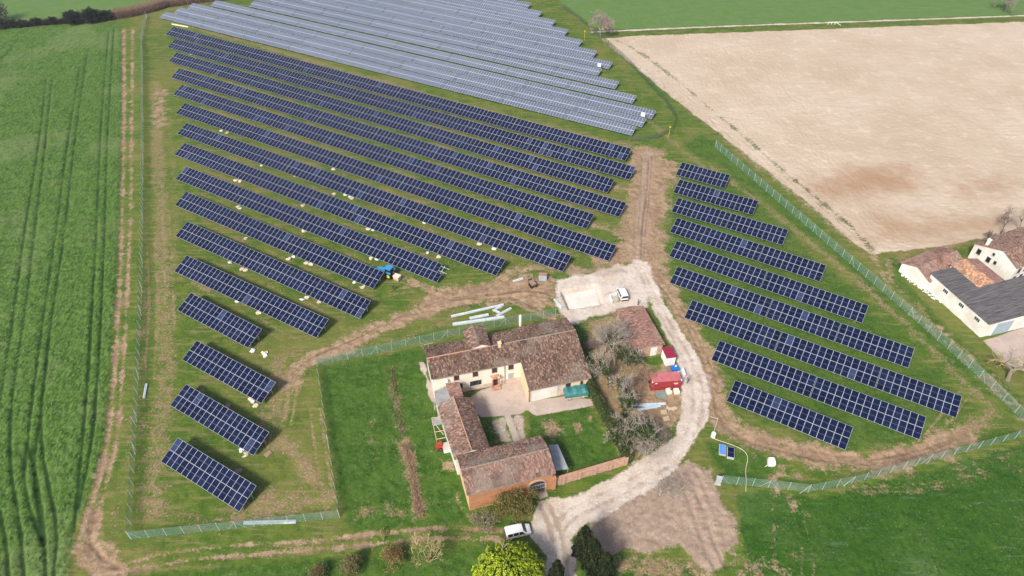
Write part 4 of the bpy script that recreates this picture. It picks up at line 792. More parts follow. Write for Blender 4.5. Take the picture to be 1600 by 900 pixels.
# ---------------------------------------------------------------- people
def person(loc, rz, label, top=cloth, bend=0.0):
    P = {'hip':(0,0,.95),'sp':(0,.02,1.2),'ch':(.03+bend*.5,0,1.42),'nk':(.05+bend*.8,0,1.54),'hd':(.06+bend,0,1.68),'htop':(.06+bend,0,1.78)}
    for s,n in ((-1,'l'),(1,'r')):
        P.update({n+'h':(0,s*.1,.9),n+'k':(.04,s*.12,.5),n+'a':(0,s*.13,.08),n+'t':(.16,s*.14,.03),n+'s':(.03+bend*.5,s*.2,1.42),n+'e':(.02+bend*.6,s*.27,1.15),n+'w':(.15+bend*.6,s*.24,.92),n+'f':(.19+bend*.6,s*.22,.80)})
    E = [('hip','sp'),('sp','ch'),('ch','nk'),('nk','hd'),('hd','htop')]+[e for n in 'lr' for e in (('hip',n+'h'),(n+'h',n+'k'),(n+'k',n+'a'),(n+'a',n+'t'),('ch',n+'s'),(n+'s',n+'e'),(n+'e',n+'w'),(n+'w',n+'f'))]
    rad = dict(hip=.15,sp=.14,ch=.15,nk=.055,hd=.095,htop=.07,h=.09,k=.065,a=.05,t=.04,s=.07,e=.05,w=.04,f=.035)
    ks = list(P); m = bpy.data.meshes.new('person'); m.from_pydata([P[k] for k in ks], [(ks.index(a),ks.index(b)) for a,b in E], [])
    o = ob('person', m, None, loc, (0,0,rz), label, 'person'); md = o.modifiers.new('skin','SKIN'); o.modifiers.new('sub','SUBSURF').render_levels = 1
    for i,k in enumerate(ks):
        r_ = rad.get(k, rad.get(k[1:], .05)); m.skin_vertices[0].data[i].radius = (r_,r_); m.skin_vertices[0].data[i].use_root = k == 'hip'
    m.materials.append(top); ob('head', MB().loft([[(.06+bend+math.cos(t)*r_*1.1, math.sin(t)*r_, z) for t in [k*math.pi/4 for k in range(8)]] for z,r_ in ((1.56,.05),(1.6,.09),(1.68,.108),(1.76,.10),(1.83,.05))]), o, mats=skin, smooth=True)
    ob('hair', MB().loft([[(.045+bend+math.cos(t)*r_*1.1, math.sin(t)*r_, z) for t in [k*math.pi/4 for k in range(8)]] for z,r_ in ((1.735,.112),(1.78,.108),(1.845,.055))]), o, mats=barkd, smooth=True)
    for s in (-1,1): ob('hand', MB().loft([[(.16+bend*.6+x,s*.235+y,z) for x,y in ((-.03,-.02),(.05,-.02),(.05,.02),(-.03,.02))] for z in (.92,.84,.76)]), o, mats=skin)
    return o
person(G(615,453.5), R(80), 'person in dark clothes standing on grass below the blue tractor')
person(G(997,476.5), R(170), 'person in dark clothes standing at the corner of the brick shed')
person(G(1074,599), R(190), 'person in blue-grey jacket at the end of the red container', pm('blue_jacket', (.10,.13,.22), rough=.9), .25)
# ---------------------------------------------------------------- yard objects
ct = thing('shipping_container', (24.2*U,78.45*U,0), R(5.5), 'red shipping container with dusty roof beside the gravel road', 'container')
b = MB().box((3.03,1.22,1.32),(6.0,2.38,2.5))
for i in range(24):
    for y in (.02,2.42): b.box((.25+i*.243,y,1.32),(.12,.06,2.3))
ob('body', b, ct, mats=redc); b = MB().box((3.03,1.22,2.6),(6.0,2.4,.06))
for i in range(20): b.box((.3+i*.286,1.22,2.64),(.13,2.1,.04))
ob('roof', b, ct, mats=redtop)
for x in (.09,5.97):
    for y in (.09,2.35):
        for z in (.06,2.56): ob('corner_casting', MB().box((x,y,z),(.22,.22,.2)), ct, mats=whitem if z > 1 else redc)
for s in (0,1): ob('door', MB().box((6.06,.62+s*1.2,1.32),(.06,1.14,2.35)), ct, mats=redc); ob('lock_rod', MB().tube((6.12,.9+s*.6,.15),(6.12,.9+s*.6,2.5),.03,.03,5), ct, mats=galv)
ob('notice', MB().box((.9,-.03,2.2),(.35,.03,.25)), ct, mats=whitem); ob('lettering', MB().box((4.9,-.03,1.9),(.9,.03,.1)).box((5.0,-.03,1.65),(.7,.03,.1)), ct, mats=whitem)
cb = thing('site_cabin', (27.75*U,84.3*U,0), R(9.5), 'small white site cabin with dark red roof by the brick shed', 'cabin')
b = MB().box((.98,1.4,1.2),(1.95,2.8,2.4))
for i in range(9): b.box((.12+i*.215,-.01,1.2),(.05,.04,2.3))
for i in range(12): b.box((-.01,.15+i*.225,1.2),(.04,.05,2.3))
ob('wall', b, cb, mats=white); ob('roof', MB().box((.98,1.4,2.47),(2.15,3.0,.12)), cb, mats=magenta); ob('door', MB().box((1.05,-.04,1.1),(.8,.05,2.0)), cb, mats=whitem)
bt = thing('blue_tank', G(1054,579), R(6), 'blue plastic tank with white cap behind the red container', 'tank'); ob('tank', MB().loft([[(x*k,y*k,z) for x,y in ((-.75,-.55),(.75,-.55),(.75,.55),(-.75,.55))] for z,k in ((0,.92),(.15,1),(1.0,1),(1.2,.8))]), bt, mats=bluep); ob('cap', MB().tube((.1,.1,1.2),(.1,.1,1.35),.2,.2,10), bt, mats=white)
gp = thing('grey_panel', G(1066,592), R(5), 'white grey board leaning at the end of the red container', 'board'); ob('sheet', MB().obox((0,0,0),(.1,0,0),(0,1.9,0),(.5,0,1.3)), gp, mats=whitem); ob('foot', MB().box((.3,.9,.05),(.9,.1,.1)), gp, mats=wood)
for k,(x,y,l) in enumerate(((1044.5,613.5,'pale bulk bag with dark scraps in it beside the red container'),(1056.5,613.5,'pale bulk bag heaped with white sacks beside the red container'))):
    bb = thing('bulk_bag', G(x,y), R(8), l, 'bag'); ob('bag', MB().loft([[(u_*k_,v_*k_,z) for u_,v_ in ((-.52,-.5),(0,-.55),(.52,-.5),(.55,0),(.52,.5),(0,.55),(-.52,.5),(-.55,0))] for z,k_ in ((-.02,.95),(.3,1.05),(.7,1.05),(.85,.95))]), bb, mats=bagm, smooth=False)
    for i in range(5): ob('sack', MB().loft([[(math.cos(t)*r_*1.3,math.sin(t)*r_,z) for t in [q_*math.pi/3 for q_ in range(6)]] for z,r_ in ((0,.15),(.14,.24),(.28,.12))]), bb, (random.uniform(-.3,.3),random.uniform(-.3,.3),.75), (0,0,random.random()*3), mats=dark if k == 0 and i == 2 else whitem)
ob('green_sheet', MB().box((0,0,.1),(2.1,1.5,.2)).box((0,-.1,.22),(1.9,1.2,.06)), None, G(1033,617.5), (0,0,R(5)), 'flat grey-green stack of sheets lying below the red container', 'sheets', mats=pm('grey_green', (.16,.22,.21), (.22,.28,.27), 2, rough=.6))
def beam(p, q_, z, w, h, mat, parent, O, n=3):
    A, Bq = G(*p), G(*q_); d = Bq-A; L = d.length; u_ = d/L; nn = Vector((-u_.y,u_.x,0)); b = MB()
    for i in range(n):
        o_ = A-O+nn*(i-(n-1)/2)*w/n; b.obox(o_+Vector((0,0,z))-nn*w/n*.45, u_*L, nn*w/n*.82, Vector((0,0,h))); b.obox(o_+Vector((0,0,z+h))-nn*w/n*.45, u_*L, nn*w/n*.2, Vector((0,0,.05)))
    return ob('profile', b, parent, mats=mat)
def bundle(lst, label, w=.55, h=.3, mat=galvw, n=3):
    O = G(*lst[0][0]); t = thing('steel_profiles', O, 0, label, 'steel beams')
    for i,(p,q_) in enumerate(lst): beam(p, q_, -.03+.0*i, w, h, mat, t, O, n)
    return t
bundle([((704.8,495),(787,476.5))], 'longest pale steel profile bundle lying nearest the dirt track behind the farmhouse')
bundle([((707.4,507.5),(788,496))], 'long pale steel profile bundle lying along the fence behind the farmhouse', .75, .35)
bundle([((733.8,498),(763.5,492))], 'short pale steel profile bundle lying between the two long bundles', .7)
bundle([((770.2,486),(784.5,478.5)),((771,484.5),(781,489.5))], 'pair of crossed short steel profiles at the end of the longest bundle', .5)
bundle([((776,494.5),(798.7,482))], 'short slanting steel profile bundle touching the long bundle by the fence', .6)
bundle([((981,634),(1040,631)),((996,641),(1032,634.5)),((984,631.5),(1020,636))], 'tangled pale blue steel profiles lying under the bare trees', .45, .25, pm('pale_blue_steel', (.55,.67,.76), (.48,.6,.7), 1, rough=.5))
bundle([((381,817.5),(463,815.5))], 'white steel profile bundle lying against the mesh fence', .6, .3)
bundle([((225,622),(229,600))], 'single white steel plank inside the fence near the wheat', .5, .2, galvw, 2)
bundle([((269,38),(294,42.5))], 'pale yellow steel bar lying at the corner of the older array', .6, .3, pm('pale_yellow', (.68,.70,.45), rough=.7), 2)
bundle([((801.5,440),(817,435.5))], 'short white profile lying in a grass patch by the muddy track', .5, .25)
bundle([((866,468),(878,481))], 'grey and white offcuts lying beside the excavated pit', .5, .25)
def pallet_mesh(w=1.2, d=1.0, n=6):
    b = MB()
    for x in (-w/2+.06,0,w/2-.06): b.box((x,0,.05),(.1,d,.1))
    for i in range(n): b.box((0,-d/2+(i+.5)*d/n,.115),(w,d/n*.7,.03))
    return b
pal = pallet_mesh().mesh('pallet', woodp); palb = pallet_mesh().mesh('pallet', board)
for k,(x,y,l) in enumerate(((1037,646,'upper wooden pallet stack by the tangled steel profiles'),(1040,656,'lower wooden pallet stack leaning over the brown soil'))):
    t = thing('pallet_stack', G(x,y), R(8), l, 'pallets')
    for i in range(4): ob('pallet', pal if i%2 else palb, t, (random.uniform(-.1,.1),random.uniform(-.05,.05),i*.135-.02), (0,0,random.uniform(-.06,.06)))
t = thing('board_pile', G(1050,638), R(-12), 'pale loose boards piled at the end of the steel profiles', 'boards')
for i in range(6): ob('board', MB().box((0,0,0),(1.7,.35,.06)), t, (random.uniform(-.4,.4),random.uniform(-.5,.5),.03+i*.05), (0,0,random.uniform(-.6,.6)), mats=woodp)
# crate, red machine and wrapped pallet near the pit
t = thing('tool_crate', G(848,436), R(-5), 'grey metal mesh crate standing on the muddy track', 'crate'); ob('box', MB().box((0,0,.65),(1.9,1.5,1.2)), t, mats=grey)
b = MB()
for i in range(8): b.box((-.9+i*.257,-.78,.65),(.05,.04,1.25))
ob('bars', b, t, mats=galv); ob('lid', MB().box((0,.2,1.3),(1.9,1.1,.1)), t, mats=board); ob('skid', MB().box((-.7,0,.02),(.15,1.5,.12)).box((.7,0,.02),(.15,1.5,.12)), t, mats=wood)
t = thing('mini_dumper', G(832,447), R(115), 'small rusty brown tracked dumper on the muddy track', 'dumper'); ob('skip', MB().loft([[(x*k,y*k,z) for x,y in ((-.9,-.6),(.9,-.6),(.9,.6),(-.9,.6))] for z,k in ((.55,.75),(1.15,1.0))]), t, mats=board)
for s in (-1,1): ob('track', MB().loft([[(x,s*.55-.14,z) for x,z in ((-.9,.25),(-.7,.0),(.7,.0),(.9,.25),(.7,.5),(-.7,.5))],[(x,s*.55+.14,z) for x,z in ((-.9,.25),(-.7,.0),(.7,.0),(.9,.25),(.7,.5),(-.7,.5))]]), t, mats=black)
ob('engine', MB().box((1.15,0,.75),(.6,.9,.7)), t, mats=dark); ob('handle', MB().tube((1.3,-.35,1.0),(1.9,-.35,1.6),.04,.04,5).tube((1.3,.35,1.0),(1.9,.35,1.6),.04,.04,5).tube((1.9,-.35,1.6),(1.9,.35,1.6),.04,.04,5), t, mats=dark)
t = thing('wrapped_pallet', G(961,470), R(8), 'grey pallet load in torn white wrapping beside the parked van', 'pallet'); ob('pallet', pal, t, (0,0,-.02), scale=(1.3,1.7,1))
b = MB()
for i in range(3):
    for j in range(3): b.box((-.45+i*.42,-.5+j*.5,.42+random.uniform(0,.1)),(.4,.46,.6+random.uniform(-.1,.2)))
ob('blocks', b, t, mats=concrete); ob('wrapping', MB().obox((-1.0,-.95,.0),(.06,0,0),(-.1,2.3,0),(.12,0,1.0)).obox((-1.05,1.0,.0),(1.9,.5,0),(0,.06,0),(0,.1,1.2)), t, mats=whitem)
ob('pit_floor', MB().extr([(G(*p).x,G(*p).y) for p in ((882,457),(930,447.5),(938,473),(891,481))], -1.3, -.74), None, label='white concrete slab on the floor of the excavated pit', cat='slab', mats=offwhite)
# modules on the ground, bag, pole and conduit at the fence end
def gmod(x, y, mat, label, rz, st):
    t = thing('stacked_modules', G(x,y), rz, label, 'solar panel'); ob('pallet', MB().box((0,0,.06),(1.25,2.3,.16)), t, mats=woodp)
    for i in range(st): ob('module', GM[mat.name], t, (-.62,-1.15,.2+i*.05))
    return t
GM = {m.name: module_mesh('module', 1.25, 2.3, .05, m, alu) for m in (bluefilm, cell)}
gmod(1128.5,704, bluefilm, 'solar panel under blue film lying on the grass near the pole', R(-14), 4); gmod(1141,709.5, cell, 'bare dark solar panel lying on the grass near the pole', R(-14), 9)
t = thing('cement_bag', G(1204,725), R(-5), 'bulging white bulk bag standing alone on grass near the fence', 'bag'); ob('bag', MB().loft([[(x*k,y*k,z) for x,y in ((-.6,-.6),(0,-.68),(.6,-.6),(.68,0),(.6,.6),(0,.68),(-.6,.6),(-.68,0))] for z,k in ((-.03,.9),(.4,1.05),(1.0,1.0),(1.35,.85),(1.55,.6))]), t, mats=whitem); ob('strap', MB().tube((-.6,-.4,.3),(-1.1,-.7,.02),.06,.06,6), t, mats=whitem); ob('mark', MB().box((0,-.3,1.5),(.5,.1,.05)), t, mats=grey)
t = thing('power_pole', G(1114,682), 0, 'slim grey pole with a white drum at its foot beside the road', 'pole'); ob('drum', MB().tube((0,0,-.05),(0,0,1.0),.45,.42,14), t, mats=white); tp = G(1119,638,5.0)-G(1114,682); ob('pole', MB().tube((0,.25,0),(0,.25,5.2),.045,.035,8), t, mats=postm); ob('stay', MB().tube((0,.25,5.0),(-1.2,.8,4.9),.04,.04,5), t, mats=postm)
def pxpath(pts, z=.05):
    q_ = [G(*p) for p in pts]; out = []
    for i in range(len(q_)-1):
        p_1, p0_, p1_, p2_ = q_[max(0,i-1)], q_[i], q_[i+1], q_[min(len(q_)-1,i+2)]
        for k in range(6):
            s = k/6; out.append(.5*((2*p0_)+(p1_-p_1)*s+(2*p_1-5*p0_+4*p1_-p2_)*s*s+(3*p0_-p_1-3*p1_+p2_)*s**3)+Vector((0,0,z)))
    return out+[q_[-1]+Vector((0,0,z))]
O = G(1114,682); ob('white_conduit', MB().path([p-O for p in pxpath([(1113,682),(1119,687),(1140,694),(1160,703),(1168,715),(1165,735),(1166,750),(1165,768)])], .045, 6), None, O, label='white flexible conduit snaking from the pole to the mesh fence', cat='pipe', mats=bagm)
t = thing('gate_slab', G(1121,756), R(-10), 'grey metal cabinet standing at the end of the mesh fence', 'cabinet'); ob('cabinet', MB().box((0,0,.95),(.9,.5,2.0)), t, mats=grey); ob('lid', MB().box((0,0,1.98),(1.0,.6,.08)), t, mats=galv); ob('base', MB().box((0,0,.02),(1.1,.7,.16)), t, mats=concrete)
# tarp-covered trailer in the courtyard
q0, q1 = G(883.5,627.5), G(918,622.5); a = math.atan2((q1-q0).y,(q1-q0).x); Lt = (q1-q0).length
t = thing('covered_trailer', q0, a, 'farm trailer under a green tarpaulin in front of the barn', 'trailer')
ob('bed', MB().box((Lt/2,1.15,.75),(Lt,2.2,.5)), t, mats=woodp); ob('chassis', MB().box((Lt/2,1.15,.42),(Lt*.9,1.2,.2)), t, mats=dark)
b = MB(); rings = []
for i in range(9):
    x = -.1+i*(Lt+.2)/8; h = 2.15+.12*math.sin(i*1.9)-(.25 if i in (0,8) else 0); rings.append([(x,-.1,1.0+.08*math.sin(i*2.3)),(x,-.06,1.85+.05*math.sin(i*3)),(x,.25,h-.08),(x,1.15,h+.05),(x,2.05,h-.08),(x,2.36,1.85),(x,2.4,1.0)])
ob('tarpaulin', b.loft(rings), t, mats=tarp)
for x in (.9,Lt-.9):
    for y in (.25,2.05): wheel(t, (x,y,.38), .38, .22)
# open frame and red machine behind the stable wing
t = thing('timber_frame', G(676,664), 0, 'collapsed open timber shelter frame against the stable wing', 'shelter')
O = G(676,664)
for p in ((676,664),(683,697),(697,661),(706,693)): ob('post', MB().box((0,0,1.0),(.14,.14,2.2)), t, G(*p)-O, mats=wood)
for p, q_ in (((676,664),(683,697)),((697,661),(706,693)),((676,664),(697,661)),((683,697),(706,693)),((678,674),(700,670)),((680,686),(703,682)),((677,668),(694,690))): ob('rafter', MB().tube(G(*p)-O+Vector((0,0,2.1)), G(*q_)-O+Vector((0,0,2.15)), .07, .07, 5), t, mats=woodp)
ob('roof_sheet', MB().extr([(p.x-O.x,p.y-O.y) for p in (G(677,666),G(697,661),G(701,672),G(679,677))], 2.2, 2.24), t, mats=flatroof)
t = thing('red_machine', G(687,701), R(20), 'old red farm machine under the timber shelter', 'machine'); ob('body', MB().box((0,0,.7),(1.3,.9,.8)), t, mats=redm); ob('hopper', MB().loft([[(x*k,y*k,z) for x,y in ((-.5,-.4),(.5,-.4),(.5,.4),(-.5,.4))] for z,k in ((1.1,.6),(1.6,1))]), t, mats=redm)
for s in (-1,1): wheel(t, (0,s*.55,.4), .4, .16, redm)
t = thing('white_bin', G(698,702), R(15), 'pale open bin beside the old red machine', 'bin'); ob('bin', MB().box((0,0,.5),(1.3,1.6,1.0)), t, mats=whitem); ob('lid', MB().box((0,0,1.03),(1.4,1.7,.06)), t, mats=concrete)
# rubble at wall foot of the old byre
t = thing('rubble', G(1440,450), 0, 'white broken plaster rubble along the foot of the old byre', 'rubble'); O = G(1440,450); b = MB()
for i in range(90):
    p = G(1410+i*.66+random.uniform(-3,3), 428+i*.47+random.uniform(-2,3))-O; s = random.uniform(.15,.5); b.box((p.x,p.y,s*.25),(s,s*.8,s*.6),0,random.random()*3,random.uniform(-.4,.4))
t['kind'] = 'stuff'; ob('stones', b, t, mats=whitem, kind='stuff')
# yellow camera poles, inverter boxes on the older array
for x, y, y0, l in ((1044.5,214,196,'yellow topped pole inside the fence corner of the older array'),(913,62,46,'yellow topped pole on the fence of the older array by a bare tree')):
    t = thing('marker_pole', G(x,y), 0, l, 'pole'); ob('pole', MB().tube((0,0,-.1),(0,0,3.4),.05,.05,6), t, mats=yellow); ob('head', MB().box((0,0,3.45),(.5,.3,.25)), t, mats=yellow)
for x, y, l in ((1004,188,'white inverter box at the end of the second pale row'),(936,110,'white inverter box at the end of the sixth pale row')):
    t = thing('inverter_box', G(x,y), FANG, l, 'box'); ob('case', MB().box((0,.0,2.0),(1.3,.6,1.1)), t, mats=white); ob('stand', MB().box((-.45,0,.7),(.1,.1,1.6)).box((.45,0,.7),(.1,.1,1.6)), t, mats=galv)
# small bridge on the far path
t = thing('culvert', G(1299,38), 0, 'small white culvert railing on the far pale path', 'railing'); ob('rail', MB().tube((-1.5,0,.9),(1.5,0,.9),.1,.1,6).tube((1.5,0,.9),(2.6,-3,.7),.1,.1,6), t, mats=whitem)
for x in (-1.4,0,1.4): ob('post', MB().box((x,0,.4),(.2,.2,1.1)), t, mats=whitem)
# cardboard, wrapping and boards left between the rows
DEB = [(346,205,'w'),(356,208,'p'),(409,260,'w'),(522,265,'p'),(461,276,'w'),(368,283,'p'),(374,285,'p'),(541,305,'w'),(546,308,'w'),(552,310,'p'),(474,321,'p'),(574,359,'p'),(583,361,'w'),(373,324,'p'),(376,326,'w'),(474,362,'p'),(386,373,'p'),(451,406,'p'),(459,402,'w'),(478,413,'p'),(486,415,'p'),(580,405,'p'),(589,406,'w'),(360,411,'w'),(379,422,'p'),(384,424,'p'),
 (371,472,'w'),(405,491,'p'),(480,466,'p'),(474,468,'w'),(500,473,'p'),(552,443,'w'),(569,449,'p'),(397,548,'w'),(412,553,'p'),(414,557,'w'),(391,626,'p'),(395,630,'w'),(400,636,'p'),(377,705,'w'),(386,711,'p'),(419,709,'b'),(372,736,'b'),(356,634,'b'),(670,395,'w'),(687,402,'p'),(773,390,'w'),(392,580,'b'),(299,85,'w'),(445,104,'w'),(641,398,'w'),(750,383,'p'),(663,349,'w'),(523,304,'p'),(690,355,'p')]
def crumple(mat, s):
    b = MB()
    for i in range(5): b.obox((random.uniform(-.5,.3)*s,random.uniform(-.4,.3)*s,.0), Vector((random.uniform(.3,.8),random.uniform(-.2,.2),random.uniform(0,.12)))*s, Vector((random.uniform(-.2,.2),random.uniform(.3,.7),random.uniform(0,.2)))*s, (0,0,random.uniform(.05,.25)*s))
    return b.mesh('scrap', mat)
cv = [crumple(cardb,1.0) for _ in range(5)]; wv = [crumple(wrap,.8) for _ in range(5)]
LIN = []
for a_, b_, c_ in LROWS:
    A_, B_ = G(*a_), G(*b_); u_ = (B_-A_).normalized(); LIN.append((A_, u_, Vector((-u_.y,u_.x,0))))
byrow = {}
for x,y,k in DEB:
    p = G(x,y); best = min(range(len(LIN)), key=lambda i_: abs((p-LIN[i_][0]).dot(LIN[i_][2])-(6.5 if k == 'b' else -1.0))); byrow.setdefault((best,k), []).append(((p-LIN[best][0]).dot(LIN[best][1]), x, y))
DEB2 = []
for (ri,k), lst in byrow.items():
    for n_, (s_,x,y) in enumerate(sorted(lst)): DEB2.append((x,y,k,ri+1,n_+1,len(lst)))
for x,y,k,ri,n_,tot in DEB2:
    p = G(x,y); rz = random.random()*3; where = (f'{ORD[n_]} from the wheat field ' if tot > 1 else '')+f'in front of the {ORD[ri]} dark row'
    if k == 'b': ob('brown_board', MB().box((0,0,.04),(1.35,.95,.08)).box((0,0,.1),(1.2,.8,.05)), None, p, (0,0,rz), (f'{ORD[n_]} of the ' if tot > 1 else '')+f'flat brown boards behind the {ORD[ri]} dark row, from the wheat field' if tot > 1 else f'flat brown board behind the {ORD[ri]} dark row counted from the pale array', 'board', 'boards beside the lone tables', mats=board)
    elif k == 'p': ob('cardboard_heap', random.choice(cv), None, p, (0,0,rz), 'pale cardboard heap '+where, 'cardboard', 'cardboard between the panel rows')
    else: ob('wrapping_heap', random.choice(wv), None, p, (0,0,rz), 'crumpled white wrapping '+where, 'plastic wrap', 'wrapping between the panel rows')

# ---------------------------------------------------------------- vegetation
def leaves(pts, size, pal, seed, up=None, stretch=1.0, jit=.25, dirs=None):
    r = np.random.RandomState(seed); P = np.asarray(pts, float); N = len(P)
    a = r.normal(size=(N,3)); a /= np.linalg.norm(a,axis=1)[:,None]+1e-9
    if dirs is not None: a = np.asarray(dirs)+a*.35; a /= np.linalg.norm(a,axis=1)[:,None]
    elif up is not None: a = a*(1-up)+np.array([0,0,up]); a /= np.linalg.norm(a,axis=1)[:,None]
    b = np.cross(a, r.normal(size=(N,3))); b /= np.linalg.norm(b,axis=1)[:,None]+1e-9
    s = (size*r.uniform(.6,1.4,N))[:,None]; V = np.stack([P-a*s*stretch-b*s*.3, P-a*s*stretch*.2+b*s*.8, P+a*s*stretch, P-a*s*.2*stretch-b*s*.8], 1)
    pal = np.array(pal); C = np.ones((N,4,4)); C[:,:,:3] = (pal[r.randint(0,len(pal),N)]*r.uniform(1-jit,1+jit,(N,1)))[:,None,:]
    m = MB(); m.v = V.reshape(-1,3).tolist(); m.f = np.arange(4*N).reshape(-1,4).tolist(); m.m = [0]*N; m.c = C.reshape(-1,4); return m
def skeleton(h, seed, spread=.55, trunk=.25, r0=.2, depth=5, kids=(2,3), up=.22, ratio=.68, stems=1):
    rr = random.Random(seed); segs = []; tips = []
    def grow(p, d, L, r, k):
        n = 3; 
        for i in range(n):
            d2 = (d+Vector((rr.uniform(-1,1),rr.uniform(-1,1),rr.uniform(-.6,1)))*.16).normalized(); q_ = p+d2*L/n; ra = r*(1-.2*(i+1)/n); segs.append((p,q_,r*(1-.2*i/n),ra,k)); p, d = q_, d2
            if k < depth and k > 0 and rr.random() < .6:
                s = (d.orthogonal().normalized()); s.rotate(Matrix.Rotation(rr.uniform(0,6.28),3,d)); grow(p, (d*.55+s*.8+Vector((0,0,up))).normalized(), L*ratio*.75, r*.5, k+1)
        if k >= depth: tips.append(p); return
        for i in range(rr.randint(*kids)):
            s = d.orthogonal().normalized(); s.rotate(Matrix.Rotation(rr.uniform(0,6.28),3,d)); grow(p, (d*(1-spread)+s*spread+Vector((0,0,up*.6))).normalized(), L*ratio*rr.uniform(.8,1.15), r*.62, k+1)
    for s in range(stems):
        a = rr.uniform(0,6.28); d = Vector((math.cos(a)*.5,math.sin(a)*.5,1)).normalized() if stems > 1 else Vector((0,0,1)); grow(Vector((0,0,-.15)), d, h*trunk, r0, 0)
    zt = max(s[1].z for s in segs); k = h/zt; segs = [(a*k,b*k,r,q_,n) for a,b,r,q_,n in segs]; tips = [t*k for t in tips]; return segs, tips
def tree(name, px, h, label, cat='tree', seed=0, mat=bark, twig=None, leafpal=None, leafn=0, leafs=.14, ivy=0, group=None, minr=.011, rot=None, **kw):
    segs, tips = skeleton(h, seed, **kw); t = thing(name, G(*px), random.uniform(0,6.28) if rot is None else rot, label, cat, group); a, b = MB(), MB()
    for p, q_, r0, r1, k in segs: (a if k < 2 else b).tube(p, q_, max(r0,minr), max(r1,minr), 6 if k < 2 else 3, cap=False)
    ob('trunk', a, t, mats=mat); cr = ob('crown', b, t, mats=twig or mat)
    r = np.random.RandomState(seed)
    if leafn and tips:
        T = np.array([tuple(x) for x in tips]); pts = T[r.randint(0,len(T),leafn)]+r.normal(size=(leafn,3))*.25; ob('leaves', leaves(pts, leafs, leafpal, seed), t, mats=leaf, kind='stuff')
    if ivy:
        S = [(p,q_,r0) for p,q_,r0,r1,k in segs if k <= 2]; I = r.randint(0,len(S),ivy); pts = [tuple(S[i][0].lerp(S[i][1],r.rand())+Vector(r.normal(size=3))*.32) for i in I]; ob('ivy', leaves(pts, .16, IVY, seed+1), t, mats=leaf, kind='stuff')
    return t
IVY = [(.06,.105,.025),(.085,.135,.035),(.125,.165,.055),(.045,.075,.02),(.16,.17,.07)]
GREY = 'bare grey tree'
tree('bare_tree', (960,572), 10.5, 'tall bare grey tree leaning over the brick shed roof', seed=3, mat=barkg, spread=.6, trunk=.18, r0=.22, ratio=.74, ivy=500)
tree('bare_tree', (942,556), 9.5, 'bare grey tree between the barn gable and the brick shed', seed=9, mat=barkg, spread=.6, trunk=.18, r0=.2, ratio=.74)
tree('bare_tree', (953,604), 10.0, 'bare grey tree with ivy-wrapped trunk outside the garden wall', seed=5, mat=barkg, spread=.5, trunk=.28, r0=.24, ratio=.72, ivy=1800)
tree('bare_tree', (976,648), 8.0, 'ivy-covered tree beside the tangled steel profiles', seed=6, mat=barkg, spread=.55, trunk=.22, r0=.2, ratio=.7, ivy=3200)
tree('bare_tree', (997,703), 8.5, 'bushy half-bare tree with green ivy where road meets garden wall', seed=8, mat=barkg, spread=.6, trunk=.15, r0=.18, ratio=.74, ivy=3600, stems=3, depth=4)
tree('bare_tree', (982,566), 5.0, 'low green ivy thicket against the brick shed wall', seed=12, mat=barkg, spread=.6, trunk=.2, r0=.12, ivy=3000, stems=3, depth=4)
tree('bare_shrub', (1024,692), 4.2, 'brown leafless thicket at the edge of the gravel road', 'shrub', seed=13, mat=bark, spread=.6, trunk=.3, r0=.06, stems=14, depth=3, minr=.022)
tree('bare_shrub', (1006,600), 4.0, 'brown leafless thicket against the red container', 'shrub', seed=14, mat=bark, twig=pm('red_twig', (.34,.22,.15), rough=.95), spread=.6, trunk=.3, r0=.06, stems=16, depth=3, minr=.022)
tree('bare_shrub', (985,615), 4.0, 'brown leafless thicket above the tangled steel profiles', 'shrub', seed=24, mat=bark, twig=MATS['red_twig'], spread=.6, trunk=.3, r0=.06, stems=16, depth=3, minr=.022)
tree('bare_shrub', (925,545), 2.6, 'low purple-brown bramble patch behind the barn gable', 'shrub', seed=25, mat=barkd, twig=pm('purple_twig', (.22,.16,.15), rough=.95), spread=.65, trunk=.3, r0=.05, stems=14, depth=3, minr=.022)
tree('young_tree', (1031,773), 8.5, 'slender young tree with pale trunk on the sandy heap by the road', seed=19, mat=pm('pale_bark', (.55,.52,.48), rough=.9), twig=barkg, spread=.5, trunk=.40, r0=.14, depth=5, ratio=.72, minr=.016, leafpal=[(.25,.24,.12),(.3,.28,.16)], leafn=250, leafs=.08)
tree('far_tree', (938,58), 10.5, 'bare tree at the corner where the pale path meets the mesh fence', seed=21, mat=barkg, twig=pm('far_twig', (.34,.27,.23), rough=.95), spread=.68, trunk=.16, r0=.22, ratio=.80, minr=.035, kids=(3,4))
tree('far_tree', (1571,18), 11.0, 'bare tree on the far pale path beyond the ploughed field', seed=22, mat=barkg, twig=MATS['far_twig'], spread=.6, trunk=.2, r0=.2, ratio=.78, minr=.035, kids=(3,4))
tree('bare_tree', (1575,594), 9.0, 'thick forked bare tree beside the white barn yard', seed=23, mat=bark, twig=barky, spread=.62, trunk=.14, r0=.4, depth=4, ratio=.8)
tree('bare_tree', (1563,366), 7.0, 'dark bare tree behind the white farmhouse roof', seed=27, mat=barkd, spread=.5, trunk=.25, r0=.16, ratio=.72)
tree('bare_tree', (1592,362), 9.0, 'grey bare tree at the ploughed field edge behind the white farmhouse', seed=28, mat=barkg, spread=.5, trunk=.22, r0=.18, ratio=.72)
for k,(x,y) in enumerate(((1545,372),(1570,372),(1596,366))): tree('bramble', (x,y), 2.2, f'{ORD[k+1]} dark bramble clump from the old byre, behind the white farmhouse', 'shrub', seed=30+k, mat=barkd, spread=.65, trunk=.3, r0=.05, stems=8, depth=3, minr=.02, group='brambles behind the white farmhouse')
